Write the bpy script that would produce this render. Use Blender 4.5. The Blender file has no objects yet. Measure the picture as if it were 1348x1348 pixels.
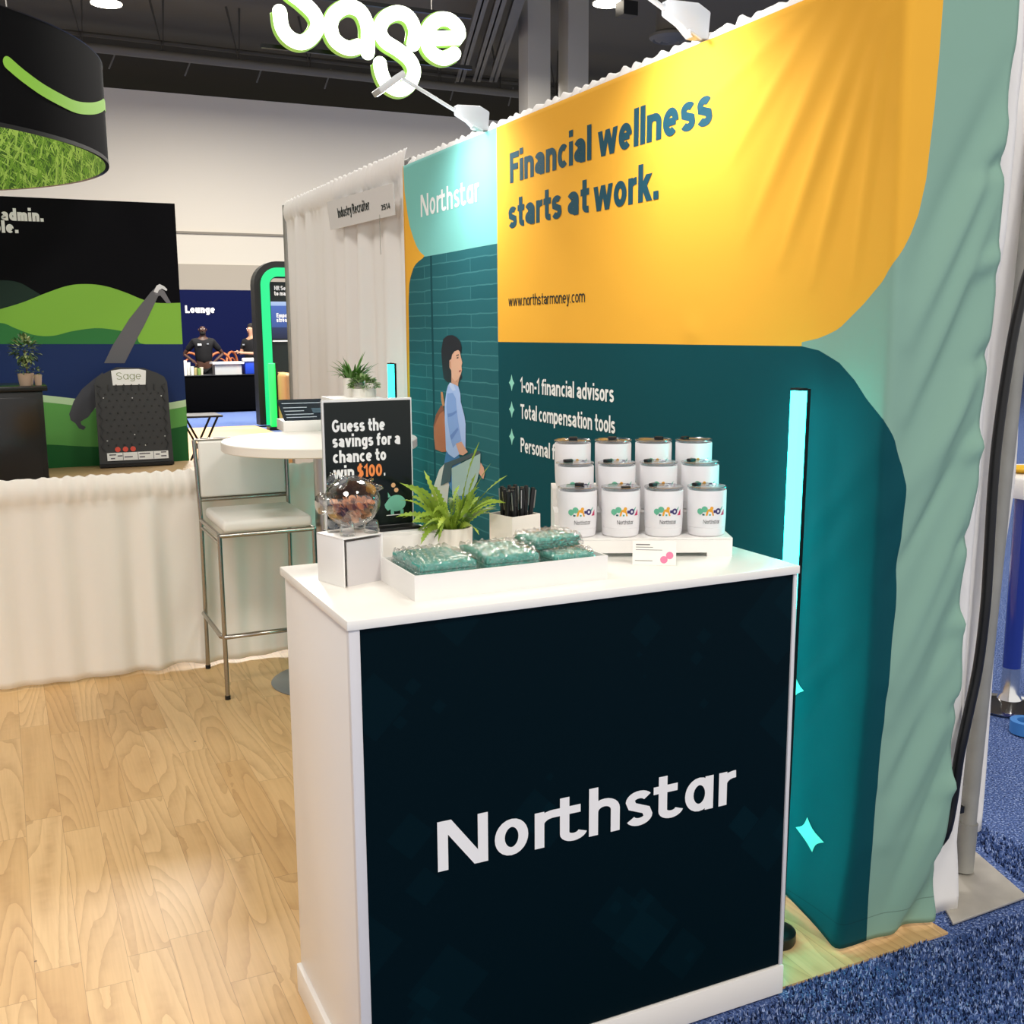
import bpy, bmesh, math, random
from mathutils import Vector, Matrix
PI = math.pi
S = bpy.context.scene
COL = S.collection

# ------------------------------------------------------------------ camera
CYAW, CPITCH, CROLL, CF, CH = math.radians(25.349), math.radians(9.551), math.radians(-.356), 1411.68, 1.6
CFW = Vector((math.sin(CYAW) * math.cos(CPITCH), math.cos(CYAW) * math.cos(CPITCH), -math.sin(CPITCH)))
_r0 = Vector((math.cos(CYAW), -math.sin(CYAW), 0)); _u0 = _r0.cross(CFW)
CRT = _r0 * math.cos(CROLL) + _u0 * math.sin(CROLL)
CUP = _u0 * math.cos(CROLL) - _r0 * math.sin(CROLL)
CC = Vector((0, 0, CH))
cam = bpy.data.cameras.new('camera'); cam.sensor_width = 36; cam.lens = CF / 1348 * 36; cam.clip_end = 200; cam.clip_start = .05
camo = bpy.data.objects.new('camera', cam); COL.objects.link(camo)
camo.matrix_world = Matrix((( CRT.x, CUP.x, -CFW.x, CC.x), (CRT.y, CUP.y, -CFW.y, CC.y), (CRT.z, CUP.z, -CFW.z, CC.z), (0, 0, 0, 1)))
S.camera = camo

def at(px, py, ax, v):
    """the point of the plane (axis ax = v) that the photograph shows at px, py"""
    d = CFW * CF + CRT * (px - 674) - CUP * (py - 674)
    return CC + d * ((v - CC[ax]) / d[ax])

# ------------------------------------------------------------------ world, light, exposure
S.view_settings.view_transform = 'Standard'; S.view_settings.look = 'None'
S.view_settings.gamma = 1; S.view_settings.exposure = 0.12
W = bpy.data.worlds.new('hall_air'); S.world = W; W.use_nodes = True
W.node_tree.nodes['Background'].inputs[0].default_value = (1, .975, .94, 1)
W.node_tree.nodes['Background'].inputs[1].default_value = 1.0

def area(name, loc, rot, sx, sy, power, color=(1, .95, .88), spread=PI):
    l = bpy.data.lights.new(name, 'AREA'); l.shape = 'RECTANGLE'; l.size = sx; l.size_y = sy; l.energy = power; l.color = color; l.spread = spread
    o = bpy.data.objects.new(name, l); COL.objects.link(o); o.location = loc; o.rotation_euler = rot
    return o
for (x, y, p) in ((-3.2, -2.5, 300), (2.6, -3.0, 300), (-2.6, 3.0, 130), (4.5, 4.5, 200), (-1.5, 10, 300), (6, 12, 300), (3, 19, 1500), (9.5, 17, 1700), (5, 25.0, 260), (13, 25.0, 330)):  # overhead hall lamps; the last two are unseen, added to brighten the back wall
    area('hall_and_fill_light', (x, y, 7.4), (0, 0, 0), 1.6, 1.6, p)

# ------------------------------------------------------------------ materials
def lin(c):
    if isinstance(c, str):
        c = tuple(int(c[i:i + 2], 16) / 255 for i in (0, 2, 4))
    return tuple(((x / 12.92) if x <= .04045 else ((x + .055) / 1.055) ** 2.4) for x in c) + (1,)
_m = {}
def mat(name, c='808080', rough=.5, metal=0, emit=0, ecol=None, spec=.5, bump=0, bscale=200, trans=0, ior=1.45, vary=0, coat=0):
    if name in _m: return _m[name]
    m = bpy.data.materials.new(name); m.use_nodes = True; nt = m.node_tree; b = nt.nodes['Principled BSDF']
    b.inputs['Base Color'].default_value = lin(c); b.inputs['Roughness'].default_value = rough; b.inputs['Metallic'].default_value = metal
    b.inputs['Specular IOR Level'].default_value = spec; b.inputs['IOR'].default_value = ior
    b.inputs['Transmission Weight'].default_value = trans; b.inputs['Coat Weight'].default_value = coat
    if emit:
        b.inputs['Emission Color'].default_value = lin(ecol or c); b.inputs['Emission Strength'].default_value = emit
    if bump or vary:
        tc = nt.nodes.new('ShaderNodeTexCoord'); nz = nt.nodes.new('ShaderNodeTexNoise'); nz.inputs['Scale'].default_value = bscale; nz.inputs['Detail'].default_value = 4
        nt.links.new(tc.outputs['Object'], nz.inputs['Vector'])
        if bump:
            bp = nt.nodes.new('ShaderNodeBump'); bp.inputs['Strength'].default_value = bump; bp.inputs['Distance'].default_value = .004
            nt.links.new(nz.outputs['Fac'], bp.inputs['Height']); nt.links.new(bp.outputs['Normal'], b.inputs['Normal'])
        if vary:
            mx = nt.nodes.new('ShaderNodeMix'); mx.data_type = 'RGBA'
            cc = lin(c); mx.inputs[6].default_value = tuple(max(0, x * (1 - vary)) for x in cc[:3]) + (1,); mx.inputs[7].default_value = tuple(min(1, x * (1 + vary)) for x in cc[:3]) + (1,)
            nt.links.new(nz.outputs['Fac'], mx.inputs[0]); nt.links.new(mx.outputs[2], b.inputs['Base Color'])
    _m[name] = m
    return m
class NT:
    """small helper to wire node materials"""
    def __init__(s, name):
        s.m = bpy.data.materials.new(name); s.m.use_nodes = True; s.t = s.m.node_tree; s.b = s.t.nodes['Principled BSDF']; _m[name] = s.m
    def n(s, kind, **kw):
        x = s.t.nodes.new('ShaderNode' + kind)
        for k, v in kw.items(): setattr(x, k, v)
        return x
    def l(s, a, b): s.t.links.new(a, b)
    def math(s, op, a, b=None, c=None):
        x = s.n('Math', operation=op)
        for i, v in enumerate((a, b, c)):
            if v is None: continue
            if isinstance(v, (int, float)): x.inputs[i].default_value = v
            else: s.l(v, x.inputs[i])
        return x.outputs[0]
    def mix(s, f, a, b):
        x = s.n('Mix', data_type='RGBA')
        for i, v in ((0, f), (6, a), (7, b)):
            if isinstance(v, (int, float)): x.inputs[i].default_value = v
            elif isinstance(v, (tuple, str)): x.inputs[i].default_value = lin(v) if isinstance(v, str) else v
            else: s.l(v, x.inputs[i])
        return x.outputs[2]
    def ramp(s, f, stops, interp='LINEAR'):
        x = s.n('ValToRGB'); x.color_ramp.interpolation = interp; e = x.color_ramp.elements
        while len(e) < len(stops): e.new(.5)
        for k, (p, c) in enumerate(stops): e[k].position = p; e[k].color = lin(c)
        s.l(f, x.inputs[0]); return x.outputs[0]

WHITE = mat('white_laminate', 'f0ebe6', .32, spec=.4)
WHITE2 = mat('white_plastic', 'f1eeea', .35)
BLACK = mat('black_plastic', '0b0b0d', .4)
BLACKM = mat('black_metal', '101012', .35, .6)
CHROME = mat('chrome', 'd8d8d8', .12, 1)
STEEL = mat('brushed_steel', 'b4b0aa', .3, 1)
GALV = mat('galvanised_steel', '96958f', .55, .35, vary=.25, bscale=9)

# ------------------------------------------------------------------ mesh builder
class M:
    def __init__(s): s.v = []; s.f = []; s.mi = []; s.uv = None; s.k = 0
    def mat(s, k): s.k = k; return s
    def add(s, vs, fs):
        o = len(s.v); s.v += [Vector(v) for v in vs]; s.f += [tuple(i + o for i in f) for f in fs]; s.mi += [s.k] * len(fs); return s
    def box(s, x0, x1, y0, y1, z0, z1, T=None):
        vs = [Vector(p) for p in ((x0, y0, z0), (x1, y0, z0), (x1, y1, z0), (x0, y1, z0), (x0, y0, z1), (x1, y0, z1), (x1, y1, z1), (x0, y1, z1))]
        if T is not None: vs = [T @ v for v in vs]
        return s.add(vs, ((0, 3, 2, 1), (4, 5, 6, 7), (0, 1, 5, 4), (1, 2, 6, 5), (2, 3, 7, 6), (3, 0, 4, 7)))
    def lathe(s, prof, c=(0, 0, 0), n=32, T=None, a0=0, a1=2 * PI):
        full = abs(a1 - a0 - 2 * PI) < 1e-6; cols = n if full else n + 1; vs = []; c = Vector(c)
        for r, z in prof:
            for i in range(cols):
                a = a0 + (a1 - a0) * i / n; p = Vector((r * math.cos(a), r * math.sin(a), z))
                vs.append(c + (T @ p if T is not None else p))
        fs = []
        for j in range(len(prof) - 1):
            for i in range(n):
                i2 = (i + 1) % cols; fs.append((j * cols + i, j * cols + i2, (j + 1) * cols + i2, (j + 1) * cols + i))
        return s.add(vs, fs)
    def tube(s, pts, r, n=8, cap=True, closed=False, flat=None):
        pts = [Vector(p) for p in pts]; m = len(pts); vs = []; up = None
        for i, p in enumerate(pts):
            a = pts[i - 1] if (i or closed) else p; b = pts[(i + 1) % m] if (i < m - 1 or closed) else p
            d = (b - a).normalized()
            if up is None:
                up = d.orthogonal().normalized()
            up = (up - d * up.dot(d)).normalized(); w = d.cross(up)
            rr = r[i] if isinstance(r, (list, tuple)) else r
            for k in range(n):
                t = 2 * PI * k / n; vs.append(p + (up * math.cos(t) + w * math.sin(t)) * rr)
        fs = []
        for i in range(m if closed else m - 1):
            j = (i + 1) % m
            for k in range(n): fs.append((i * n + k, i * n + (k + 1) % n, j * n + (k + 1) % n, j * n + k))
        if cap and not closed: fs += [tuple(reversed(range(n))), tuple((m - 1) * n + k for k in range(n))]
        return s.add(vs, fs)
    def ball(s, c, rx, ry=None, rz=None, n=16, m=10, T=None):
        ry = ry or rx; rz = rz or rx; prof = []; vs = []; c = Vector(c)
        for j in range(m + 1):
            th = PI * j / m
            for i in range(n):
                a = 2 * PI * i / n; p = Vector((rx * math.sin(th) * math.cos(a), ry * math.sin(th) * math.sin(a), -rz * math.cos(th)))
                vs.append(c + (T @ p if T is not None else p))
        fs = [(j * n + i, j * n + (i + 1) % n, (j + 1) * n + (i + 1) % n, (j + 1) * n + i) for j in range(m) for i in range(n)]
        return s.add(vs, fs)
    def prism(s, pts, h):
        """polygon of 3d points extruded by vector h"""
        pts = [Vector(p) for p in pts]; h = Vector(h); n = len(pts)
        nrm = Vector((0, 0, 0))
        for i in range(n): nrm += pts[i].cross(pts[(i + 1) % n])
        if nrm.dot(h) < 0: pts.reverse()
        return s.add(pts + [p + h for p in pts], [tuple(reversed(range(n))), tuple(range(n, 2 * n))] + [(i, (i + 1) % n, (i + 1) % n + n, i + n) for i in range(n)])
    def poly(s, pts): return s.add(pts, [tuple(range(len(pts)))])
    def grid(s, fn, nu, nv):
        vs = [fn(i / nu, j / nv) for j in range(nv + 1) for i in range(nu + 1)]
        return s.add(vs, [(j * (nu + 1) + i, j * (nu + 1) + i + 1, (j + 1) * (nu + 1) + i + 1, (j + 1) * (nu + 1) + i) for j in range(nv) for i in range(nu)])
    def build(s, name, mats, parent=None, local=False, smooth=35, bev=0, bseg=2, weld=False, fixn=False, org=None, solid=0):
        me = bpy.data.meshes.new(name); mats = mats if isinstance(mats, (list, tuple)) else [mats]
        Mi = Matrix()
        if parent is not None and not local: Mi = wm(parent).inverted()
        o = bpy.data.objects.new(name, me); COL.objects.link(o)
        vs = [Mi @ v for v in s.v]
        if parent is not None: o.parent = parent
        if org is None and vs and not (parent is not None and local):
            lo = [min(v[i] for v in vs) for i in range(3)]; hi = [max(v[i] for v in vs) for i in range(3)]
            org = Vector(((lo[0] + hi[0]) / 2, (lo[1] + hi[1]) / 2, lo[2]))
        if org is not None:
            org = Vector(org); vs = [v - org for v in vs]; o.location = org
        me.from_pydata([tuple(v) for v in vs], [], s.f)
        for m_ in mats: me.materials.append(m_)
        if len(mats) > 1: me.polygons.foreach_set('material_index', s.mi)
        if s.uv:
            l = me.uv_layers.new(name='UVMap')
            for lp in me.loops: l.data[lp.index].uv = s.uv[lp.vertex_index]
        if bev or weld or fixn:
            bm = bmesh.new(); bm.from_mesh(me)
            if weld: bmesh.ops.remove_doubles(bm, verts=bm.verts, dist=1e-5)
            if fixn: bmesh.ops.recalc_face_normals(bm, faces=bm.faces)
            if bev:
                es = [e for e in bm.edges if len(e.link_faces) == 2 and e.calc_face_angle(0) > .6]
                bmesh.ops.bevel(bm, geom=es, offset=bev, segments=bseg, affect='EDGES', profile=.5, clamp_overlap=True)
            bm.to_mesh(me); bm.free()
        if smooth:
            me.shade_smooth(); me.set_sharp_from_angle(angle=math.radians(smooth))
        if solid:
            q = o.modifiers.new('solid', 'SOLIDIFY'); q.thickness = solid; q.offset = 0
        return o
def wm(o):
    m = o.matrix_basis.copy()
    while o.parent: o = o.parent; m = o.matrix_basis @ m
    return m
def tag(o, label=None, cat=None, group=None, kind=None):
    for k, v in (('label', label), ('category', cat), ('group', group), ('kind', kind)):
        if v: o[k] = v
    return o
def thing(name, loc, label, cat, rz=0, group=None):
    o = bpy.data.objects.new(name, None); COL.objects.link(o); o.location = loc; o.rotation_euler = (0, 0, rz); o.empty_display_size = .05
    return tag(o, label, cat, group)
def copy_tree(o, parent=None):
    c = o.copy(); COL.objects.link(c)
    if parent is not None: c.parent = parent
    for ch in list(o.children): copy_tree(ch, c)
    return c
def struct(o): o['kind'] = 'structure'; return o
def rotz(a): return Matrix.Rotation(a, 4, 'Z')
def box(name, m, x0, x1, y0, y1, z0, z1, parent=None, bev=0, local=False, T=None, **k):
    return M().box(x0, x1, y0, y1, z0, z1, T).build(name, m, parent, local=local, bev=bev, **k)

# ------------------------------------------------------------------ stroke lettering
def E(cx, cy, rx, ry, a0, a1, n=None):
    n = n or max(5, int(abs(a1 - a0) / 15))
    return [(cx + rx * math.cos(math.radians(a0 + (a1 - a0) * i / n)), cy + ry * math.sin(math.radians(a0 + (a1 - a0) * i / n))) for i in range(n + 1)]
def glyph(ch, s, single=False, X=.72):
    """strokes (centre lines) and advance of a character, cap height 1, stroke s"""
    h = s / 2; t = X - h; m = X / 2; r = m - h; w = .56; q = w / 2 - h; c = w / 2; A = 1.0
    bowl = E(c, m, q, r, 0, 360); g = .10
    arch = [(h, X - .30)] + E(c, X - .26, q, .26 - h, 180, 0) + [(w - h, 0)]
    D = {
     'o': ([bowl], w), 'c': ([E(c, m, q, r, 48, 312)], w - .05), 'e': ([[(w - h, m), (h, m)], E(c, m, q, r, 0, 312)], w),
     'n': ([[(h, 0), (h, X)], arch], w), 'h': ([[(h, 0), (h, A + .02)], arch], w), 'l': ([[(h, 0), (h, A + .02)]], s),
     'i': ([[(h, 0), (h, X)], [(h, .85), (h, .85 + s)]], s), 'r': ([[(h, 0), (h, X)], E(h + .24, X - .27, .24, .27 - h, 175, 85)], .36),
     'u': ([[(w - h, 0), (w - h, X)], [(h, X)] + E(c, .26, q, .26 - h, 180, 360)], w),
     'm': ([[(h, 0), (h, X)], [(h, X - .28)] + E(.26, X - .24, .26 - h, .24 - h, 180, 0) + [(.52 - h, 0)], [(.52 - h, X - .28)] + E(.78 - s, X - .24, .26 - h, .24 - h, 180, 0) + [(1.04 - s - h, 0)]], 1.04 - s),
     'd': ([bowl, [(w - h, 0), (w - h, A + .02)]], w), 'b': ([bowl, [(h, 0), (h, A + .02)]], w), 'p': ([bowl, [(h, X), (h, -.26)]], w),
     'q': ([bowl, [(w - h, X), (w - h, -.26)]], w), 'g': ([bowl, [(w - h, X), (w - h, -.04)] + E(c, -.04, q, .22 - h, 0, -150)], w),
     'a': ([bowl, [(w - h, 0), (w - h, X)]], w) if single else ([[(w - h - .02, 0), (w - h - .02, X - .25)] + E(c - .02, X - .25, q, .25 - h, 0, 155), [(w - h - .02, .43), (.26, .41)] + E(.25, .24, .25 - h, .19 - h + .01, 95, 270) + [(.32, h + .01), (w - h - .03, .26)]], w),
     's': ([E(.25, X - .2, .25 - h, .205 - h, 25, 180)[:] + E(.25, .2 + .115, .2, .001, 180, 180, 1)[:0] + [(.12, X - .31), (.38, .31)] + E(.25, .2, .25 - h, .205 - h, 0, -160)], .5),
     't': ([[(.18, .98 if not single else .95), (.18, .22)] + E(.18 + .16, .2, .16, .2 - h, 180, 285 if not single else 350), [(0, X - h), (.4 if not single else .46, X - h)]], .4 if not single else .50),
     'f': ([[(.17, 0), (.17, .8)] + E(.36, .82, .19, .2 - h, 180, 85), [(0, X - h), (.38, X - h)]], .38),
     'v': ([['P', (.09, X), (c, 0), 1.08], ['P', (w - .09, X), (c, 0), 1.08]], w), 'y': ([['P', (.09, X), (c, .02), 1.08], ['P', (w - .09, X), (.20, -.26), 1.08], [(.04, -.26 + h), (.22, -.26 + h)]], w),
     'w': ([['P', (.085, X), (.24, 0), 1.0], ['P', (.43, X), (.24, 0), .95], ['P', (.43, X), (.62, 0), .95], ['P', (.775, X), (.62, 0), 1.0]], .86), 'k': ([[(h, 0), (h, 1.02)], ['P', (w - .12, X), (h + .02, .26), 1.25], ['P', (.24, .44), (w - .10, 0), 1.2]], w - .01),
     'x': ([['P', (w - .09, X), (.09, 0), 1.2], ['P', (.09, X), (w - .09, 0), 1.2]], w),
     '.': ([[(h * 1.1, 0), (h * 1.1, s * 1.1)]], s * 1.15), '-': ([[(0, .38), (.3, .38)]], .3), ' ': ([], .16), '/': ([[(0, -.1), (.3, 1)]], .3),
     '1': ([[(.02, .72), (.25, .97), (.25, 0)]], .25 + h), '2': ([E(.29, .7, .29 - h, .3 - h, 165, -25) + [(.1, h + .02), (.58, h)]], .58),
     '4': ([[(.44, 0), (.44, 1), (.06, .3), (.62, .3)]], .6), '5': ([[(.54, 1 - h), (.14, 1 - h), (.1, .56)] + E(.28, .33, .3 - h, .33 - h, 120, -155)], .58), '0': ([E(.3, .5, .3 - h, .5 - h, 0, 360)], .6),
     '$': ([E(.29, .72, .29 - h, .28 - h, 30, 180) + [(.14, .56), (.44, .44)] + E(.29, .28, .29 - h, .28 - h, 0, -160), [(.29, -.12), (.29, 1.12)]], .58),
     'F': ([[(h, 0), (h, 1)], [(h, 1 - h), (.56, 1 - h)], [(h, .52), (.5, .52)]], .55), 'L': ([[(h, 1), (h, h), (.55, h)]], .55), 'T': ([[(.31, 0), (.31, 1)], [(0, 1 - h), (.62, 1 - h)]], .6),
     'E': ([[(.54, h), (h, h), (h, 1 - h), (.54, 1 - h)], [(h, .51), (.5, .51)]], .55), 'H': ([[(h, 0), (h, 1)], [(.64 - h, 0), (.64 - h, 1)], [(h, .5), (.64 - h, .5)]], .64), 'I': ([[(h, 0), (h, 1)]], s),
     'P': ([[(h, 0), (h, 1)], [(h, 1 - h), (.32, 1 - h)] + E(.34, .72, .27 - h, .28 - h, 90, -90) + [(h, .44 + h)]], .6),
     'R': ([[(h, 0), (h, 1)], [(h, 1 - h), (.32, 1 - h)] + E(.34, .73, .27 - h, .27 - h, 90, -90) + [(h, .46 + h)], [(.32, .48), (.56, 0)]], .6),
     'S': ([E(.31, .73, .31 - h, .27 - h, 25, 180) + [(.14, .58), (.48, .43)] + E(.31, .27, .31 - h, .27 - h, 0, -160)], .62),
     'G': ([E(.37, .5, .37 - h, .5 - h, 42, 340) + [(.74 - h, .45), (.42, .45)]], .74),
     'N': ([[(h, 0), (h, 1)], ['P', (h, 1), (.66 - h, 0), 1.05], [(.66 - h, 0), (.66 - h, 1)]], .66),
    }
    if single and ch == 'N':
        return [[(h * .9, 0), (h * .9, 1)], ['P', (h * 1.2, 1), (.80 - h * 1.35, 0), 1.35], [(.80 - h, 0), (.80 - h, 1)]], .80
    return D[ch]
def strip(mb, pts, s, fn, cap_round=False):
    if pts[0] == 'P':
        (x0, y0), (x1, y1) = pts[1], pts[2]; w = s * pts[3] / 2
        mb.add([fn(x0 - w, y0), fn(x0 + w, y0), fn(x1 + w, y1), fn(x1 - w, y1)], [(3, 2, 1, 0) if y0 > y1 else (0, 1, 2, 3)]); return
    closed = len(pts) > 3 and (abs(pts[0][0] - pts[-1][0]) + abs(pts[0][1] - pts[-1][1])) < 1e-6
    P = []
    for p in pts:
        if not P or (abs(P[-1][0] - p[0]) + abs(P[-1][1] - p[1])) > 1e-5: P.append(p)
    if closed: P.pop()
    n = len(P); L = []; R = []; h = s / 2
    if n < 2: return
    for i in range(n):
        a = P[i - 1] if (i or closed) else None; b = P[(i + 1) % n] if (i < n - 1 or closed) else None
        def dr(p, q): d = math.hypot(q[0] - p[0], q[1] - p[1]); return ((q[0] - p[0]) / d, (q[1] - p[1]) / d)
        d1 = dr(a, P[i]) if a else None; d2 = dr(P[i], b) if b else None
        if d1 is None: nx, ny, k = -d2[1], d2[0], 1
        elif d2 is None: nx, ny, k = -d1[1], d1[0], 1
        else:
            nx, ny = -(d1[1] + d2[1]), d1[0] + d2[0]; q = math.hypot(nx, ny) or 1e-6; nx /= q; ny /= q
            k = min(1.5, 1 / max(.2, nx * -d1[1] + ny * d1[0]))
        L.append((P[i][0] + nx * h * k, P[i][1] + ny * h * k)); R.append((P[i][0] - nx * h * k, P[i][1] - ny * h * k))
    vs = [fn(*p) for p in L] + [fn(*p) for p in R]
    mb.add(vs, [(n + i, n + (i + 1) % n, (i + 1) % n, i) for i in range(n if closed else n - 1)])
def text(mb, txt, fn, u0, v0, cap, width=None, s=.17, gap=.07, single=False, word=.24):
    """lettering from (u0, v0): cap height cap; fn maps (u, v) to a point"""
    tot = 0; items = []; prev = ''
    for ch in txt:
        if ch == ' ': tot += word; continue
        st, ad = glyph(ch, s, single, .75 if single else .72)
        if single and ch == 't': tot -= (gap + .02) if prev == 'r' else gap * .8
        prev = ch; items.append((tot, st)); tot += ad + gap
    tot -= gap
    kx = (width / tot) if width else cap
    k = 0
    for x, st in items:
        for p in st:
            k = (k + 1) % 6; strip(mb, [((x + q[0]), q[1]) if isinstance(q, tuple) else q for q in p], s, lambda a, b: fn(u0 + a * kx, v0 + b * cap, k))
    return mb
def plane_map(o, u, v, off=0):
    o = Vector(o); u = Vector(u); v = Vector(v); n = u.cross(v).normalized() * off
    nn = u.cross(v).normalized() * 1.2e-4
    return lambda a, b, k=0: o + u * a + v * b + n + nn * k
random.seed(4)

# ================================================================== THE SETTING
def wood_material(name, c1, c2, c3, width=.11, length=.95):
    k = NT(name); tc = k.n('TexCoord'); sp = k.n('SeparateXYZ'); k.l(tc.outputs['Object'], sp.inputs[0])
    X, Y = sp.outputs[0], sp.outputs[1]
    ix = k.math('FLOOR', k.math('DIVIDE', X, width))
    wn = k.n('TexWhiteNoise', noise_dimensions='1D'); k.l(ix, wn.inputs['W'])
    yo = k.math('ADD', k.math('DIVIDE', Y, length), k.math('MULTIPLY', wn.outputs['Value'], 7.3)); iy = k.math('FLOOR', yo)
    cv = k.n('CombineXYZ'); k.l(ix, cv.inputs[0]); k.l(iy, cv.inputs[1])
    w2 = k.n('TexWhiteNoise', noise_dimensions='2D'); k.l(cv.outputs[0], w2.inputs['Vector'])
    # grain: cathedral rings from a stretched noise field
    gv = k.n('CombineXYZ'); k.l(k.math('ADD', k.math('MULTIPLY', X, 9.0), k.math('MULTIPLY', w2.outputs['Value'], 37.0)), gv.inputs[0]); k.l(k.math('MULTIPLY', Y, .95), gv.inputs[1]); k.l(k.math('MULTIPLY', w2.outputs['Value'], 91.0), gv.inputs[2])
    nz = k.n('TexNoise'); nz.inputs['Scale'].default_value = 1.0; nz.inputs['Detail'].default_value = 0.6; nz.inputs['Roughness'].default_value = .3; k.l(gv.outputs[0], nz.inputs['Vector'])
    wob = k.n('TexNoise'); wob.inputs['Scale'].default_value = 22; k.l(tc.outputs['Object'], wob.inputs['Vector'])
    ring = k.math('FRACT', k.math('ADD', k.math('MULTIPLY', nz.outputs['Fac'], 11.0), k.math('MULTIPLY', wob.outputs['Fac'], .22)))
    line = k.math('MULTIPLY', k.math('POWER', ring, 2.5), k.math('ADD', .35, k.math('MULTIPLY', wob.outputs['Fac'], .9)))
    fv = k.n('CombineXYZ'); k.l(k.math('MULTIPLY', X, 130.0), fv.inputs[0]); k.l(k.math('MULTIPLY', Y, 5.0), fv.inputs[1]); k.l(k.math('MULTIPLY', w2.outputs['Value'], 31.0), fv.inputs[2])
    n2 = k.n('TexNoise'); n2.inputs['Scale'].default_value = 1.0; n2.inputs['Detail'].default_value = 3; k.l(fv.outputs[0], n2.inputs['Vector'])
    base = k.mix(w2.outputs['Value'], c1, c2)
    g = k.mix(k.math('MULTIPLY', line, .46), base, c3)
    g2 = k.mix(k.math('MULTIPLY', k.math('SUBTRACT', n2.outputs['Fac'], .35), .35), g, c3)
    fx = k.math('FRACT', k.math('DIVIDE', X, width)); fy = k.math('FRACT', yo)
    seam = k.math('MAXIMUM', k.math('LESS_THAN', fx, .014), k.math('LESS_THAN', fy, .0022))
    # few dark knots
    vo = k.n('TexVoronoi', feature='F1'); vo.inputs['Scale'].default_value = 2.3; k.l(tc.outputs['Object'], vo.inputs['Vector'])
    knot = k.math('LESS_THAN', vo.outputs['Distance'], .016)
    g3 = k.mix(k.math('MULTIPLY', seam, .45), g2, '6d4a2c'); g4 = k.mix(k.math('MULTIPLY', knot, .8), g3, '3c2416')
    k.l(g4, k.b.inputs['Base Color']); k.b.inputs['Roughness'].default_value = .42; k.b.inputs['Specular IOR Level'].default_value = .35
    bp = k.n('Bump'); bp.inputs['Strength'].default_value = .08; bp.inputs['Distance'].default_value = .002; k.l(k.math('ADD', n2.outputs['Fac'], k.math('MULTIPLY', seam, -1.0)), bp.inputs['Height']); k.l(bp.outputs['Normal'], k.b.inputs['Normal'])
    return k.m
def carpet_material(name, dark, mid, light, scale=150):
    k = NT(name); tc = k.n('TexCoord')
    nz = k.n('TexNoise'); nz.inputs['Scale'].default_value = scale; nz.inputs['Detail'].default_value = 2; nz.inputs['Roughness'].default_value = .6; k.l(tc.outputs['Object'], nz.inputs['Vector'])
    col = k.ramp(nz.outputs['Fac'], [(.36, dark), (.47, mid), (.56, mid), (.66, light)])
    k.l(col, k.b.inputs['Base Color']); k.b.inputs['Roughness'].default_value = .95; k.b.inputs['Specular IOR Level'].default_value = .1
    bp = k.n('Bump'); bp.inputs['Strength'].default_value = .9; bp.inputs['Distance'].default_value = .006; k.l(nz.outputs['Fac'], bp.inputs['Height']); k.l(bp.outputs['Normal'], k.b.inputs['Normal'])
    return k.m
WOOD = wood_material('birch_vinyl_planks', 'd0a872', 'deba86', '96693a')
CARPET = carpet_material('blue_loop_carpet', '1c2744', '4c6298', 'a3b3d8')
struct(box('floor', CARPET, -30, 40, -8, 31, -.12, -.006))
tag(M().box(-6, 2.19, 1.9, 5.6, -.006, 0).build('floor', WOOD), kind='structure')
tag(M().box(-6, 4.0, 5.6, 19.0, -.006, 0).build('floor', mat('tan_sheet_floor', 'c9a378', .5)), kind='structure')
# carpet pile at the cut edge and across the aisle in front of the counter
PLQ = [at(x, y, 2, .0) for x, y in ((1234, 1180), (1254, 1219), (1352, 1183), (1277, 1118))]
def in_plate(x, y):
    sg = [(PLQ[(i + 1) % 4].x - PLQ[i].x) * (y - PLQ[i].y) - (PLQ[(i + 1) % 4].y - PLQ[i].y) * (x - PLQ[i].x) for i in range(4)]
    return all(q > -.012 for q in sg) or all(q < .012 for q in sg)
pile = M(); rnd = random.Random(8)
def tuft(x, y, h, w):
    if in_plate(x, y): return
    a = rnd.random() * PI; dx, dy = math.cos(a) * w, math.sin(a) * w; lx, ly = (rnd.random() - .5) * w * 1.5, (rnd.random() - .5) * w * 1.5
    pile.k = rnd.choice((0, 0, 1, 1, 1, 2))
    pile.add([(x - dx, y - dy, -.006), (x + dx, y + dy, -.006), (x + dy, y - dx, -.006), (x + lx, y + ly, h), ], [(0, 1, 3), (1, 2, 3), (2, 0, 3)])
for i in range(26000):
    tx, ty = .9 + 1.7 * rnd.random(), 1.35 + .548 * rnd.random()
    if tx < 1.63 and ty > 1.86: continue
    tuft(tx, ty, .002 + rnd.random() * .005, .0033)
for i in range(8000):
    tuft(2.19 + .6 * rnd.random(), 1.88 + .7 * rnd.random(), .002 + rnd.random() * .005, .0034)
po = pile.build('carpet_pile', [mat('carpet_dark', '1d2a4c', .95, spec=.1), mat('carpet_mid', '4f689f', .95, spec=.1), mat('carpet_light', 'a9bce6', .95, spec=.1)], smooth=0, org=(1.7, 1.6, -.006))
tag(po, 'speckled blue looped carpet pile in the aisle before the counter', 'carpet', kind='stuff')

CEIL = mat('dark_ceiling', '6e6757', .9)
WALLC = mat('cream_hall_wall', 'e2dbcd', .8)
struct(box('ceiling', CEIL, -30, 40, -8, 33, 9.2, 9.4))
struct(box('wall_back', WALLC, -20, 40, 30, 30.3, 3.42, 7.72))
struct(box('wall_back', mat('hall_wall_lower', 'b7aea0', .85), -20, 40, 29.98, 30.28, 0, 3.42))
struct(box('wall_back', mat('dark_upper_wall', '47443c', .9), -20, 40, 31, 31.3, 6.5, 9.2))
struct(box('trim_1', mat('wall_joint', '8d867a', .8), -20, 40, 29.95, 30, 4.2, 4.26))
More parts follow.
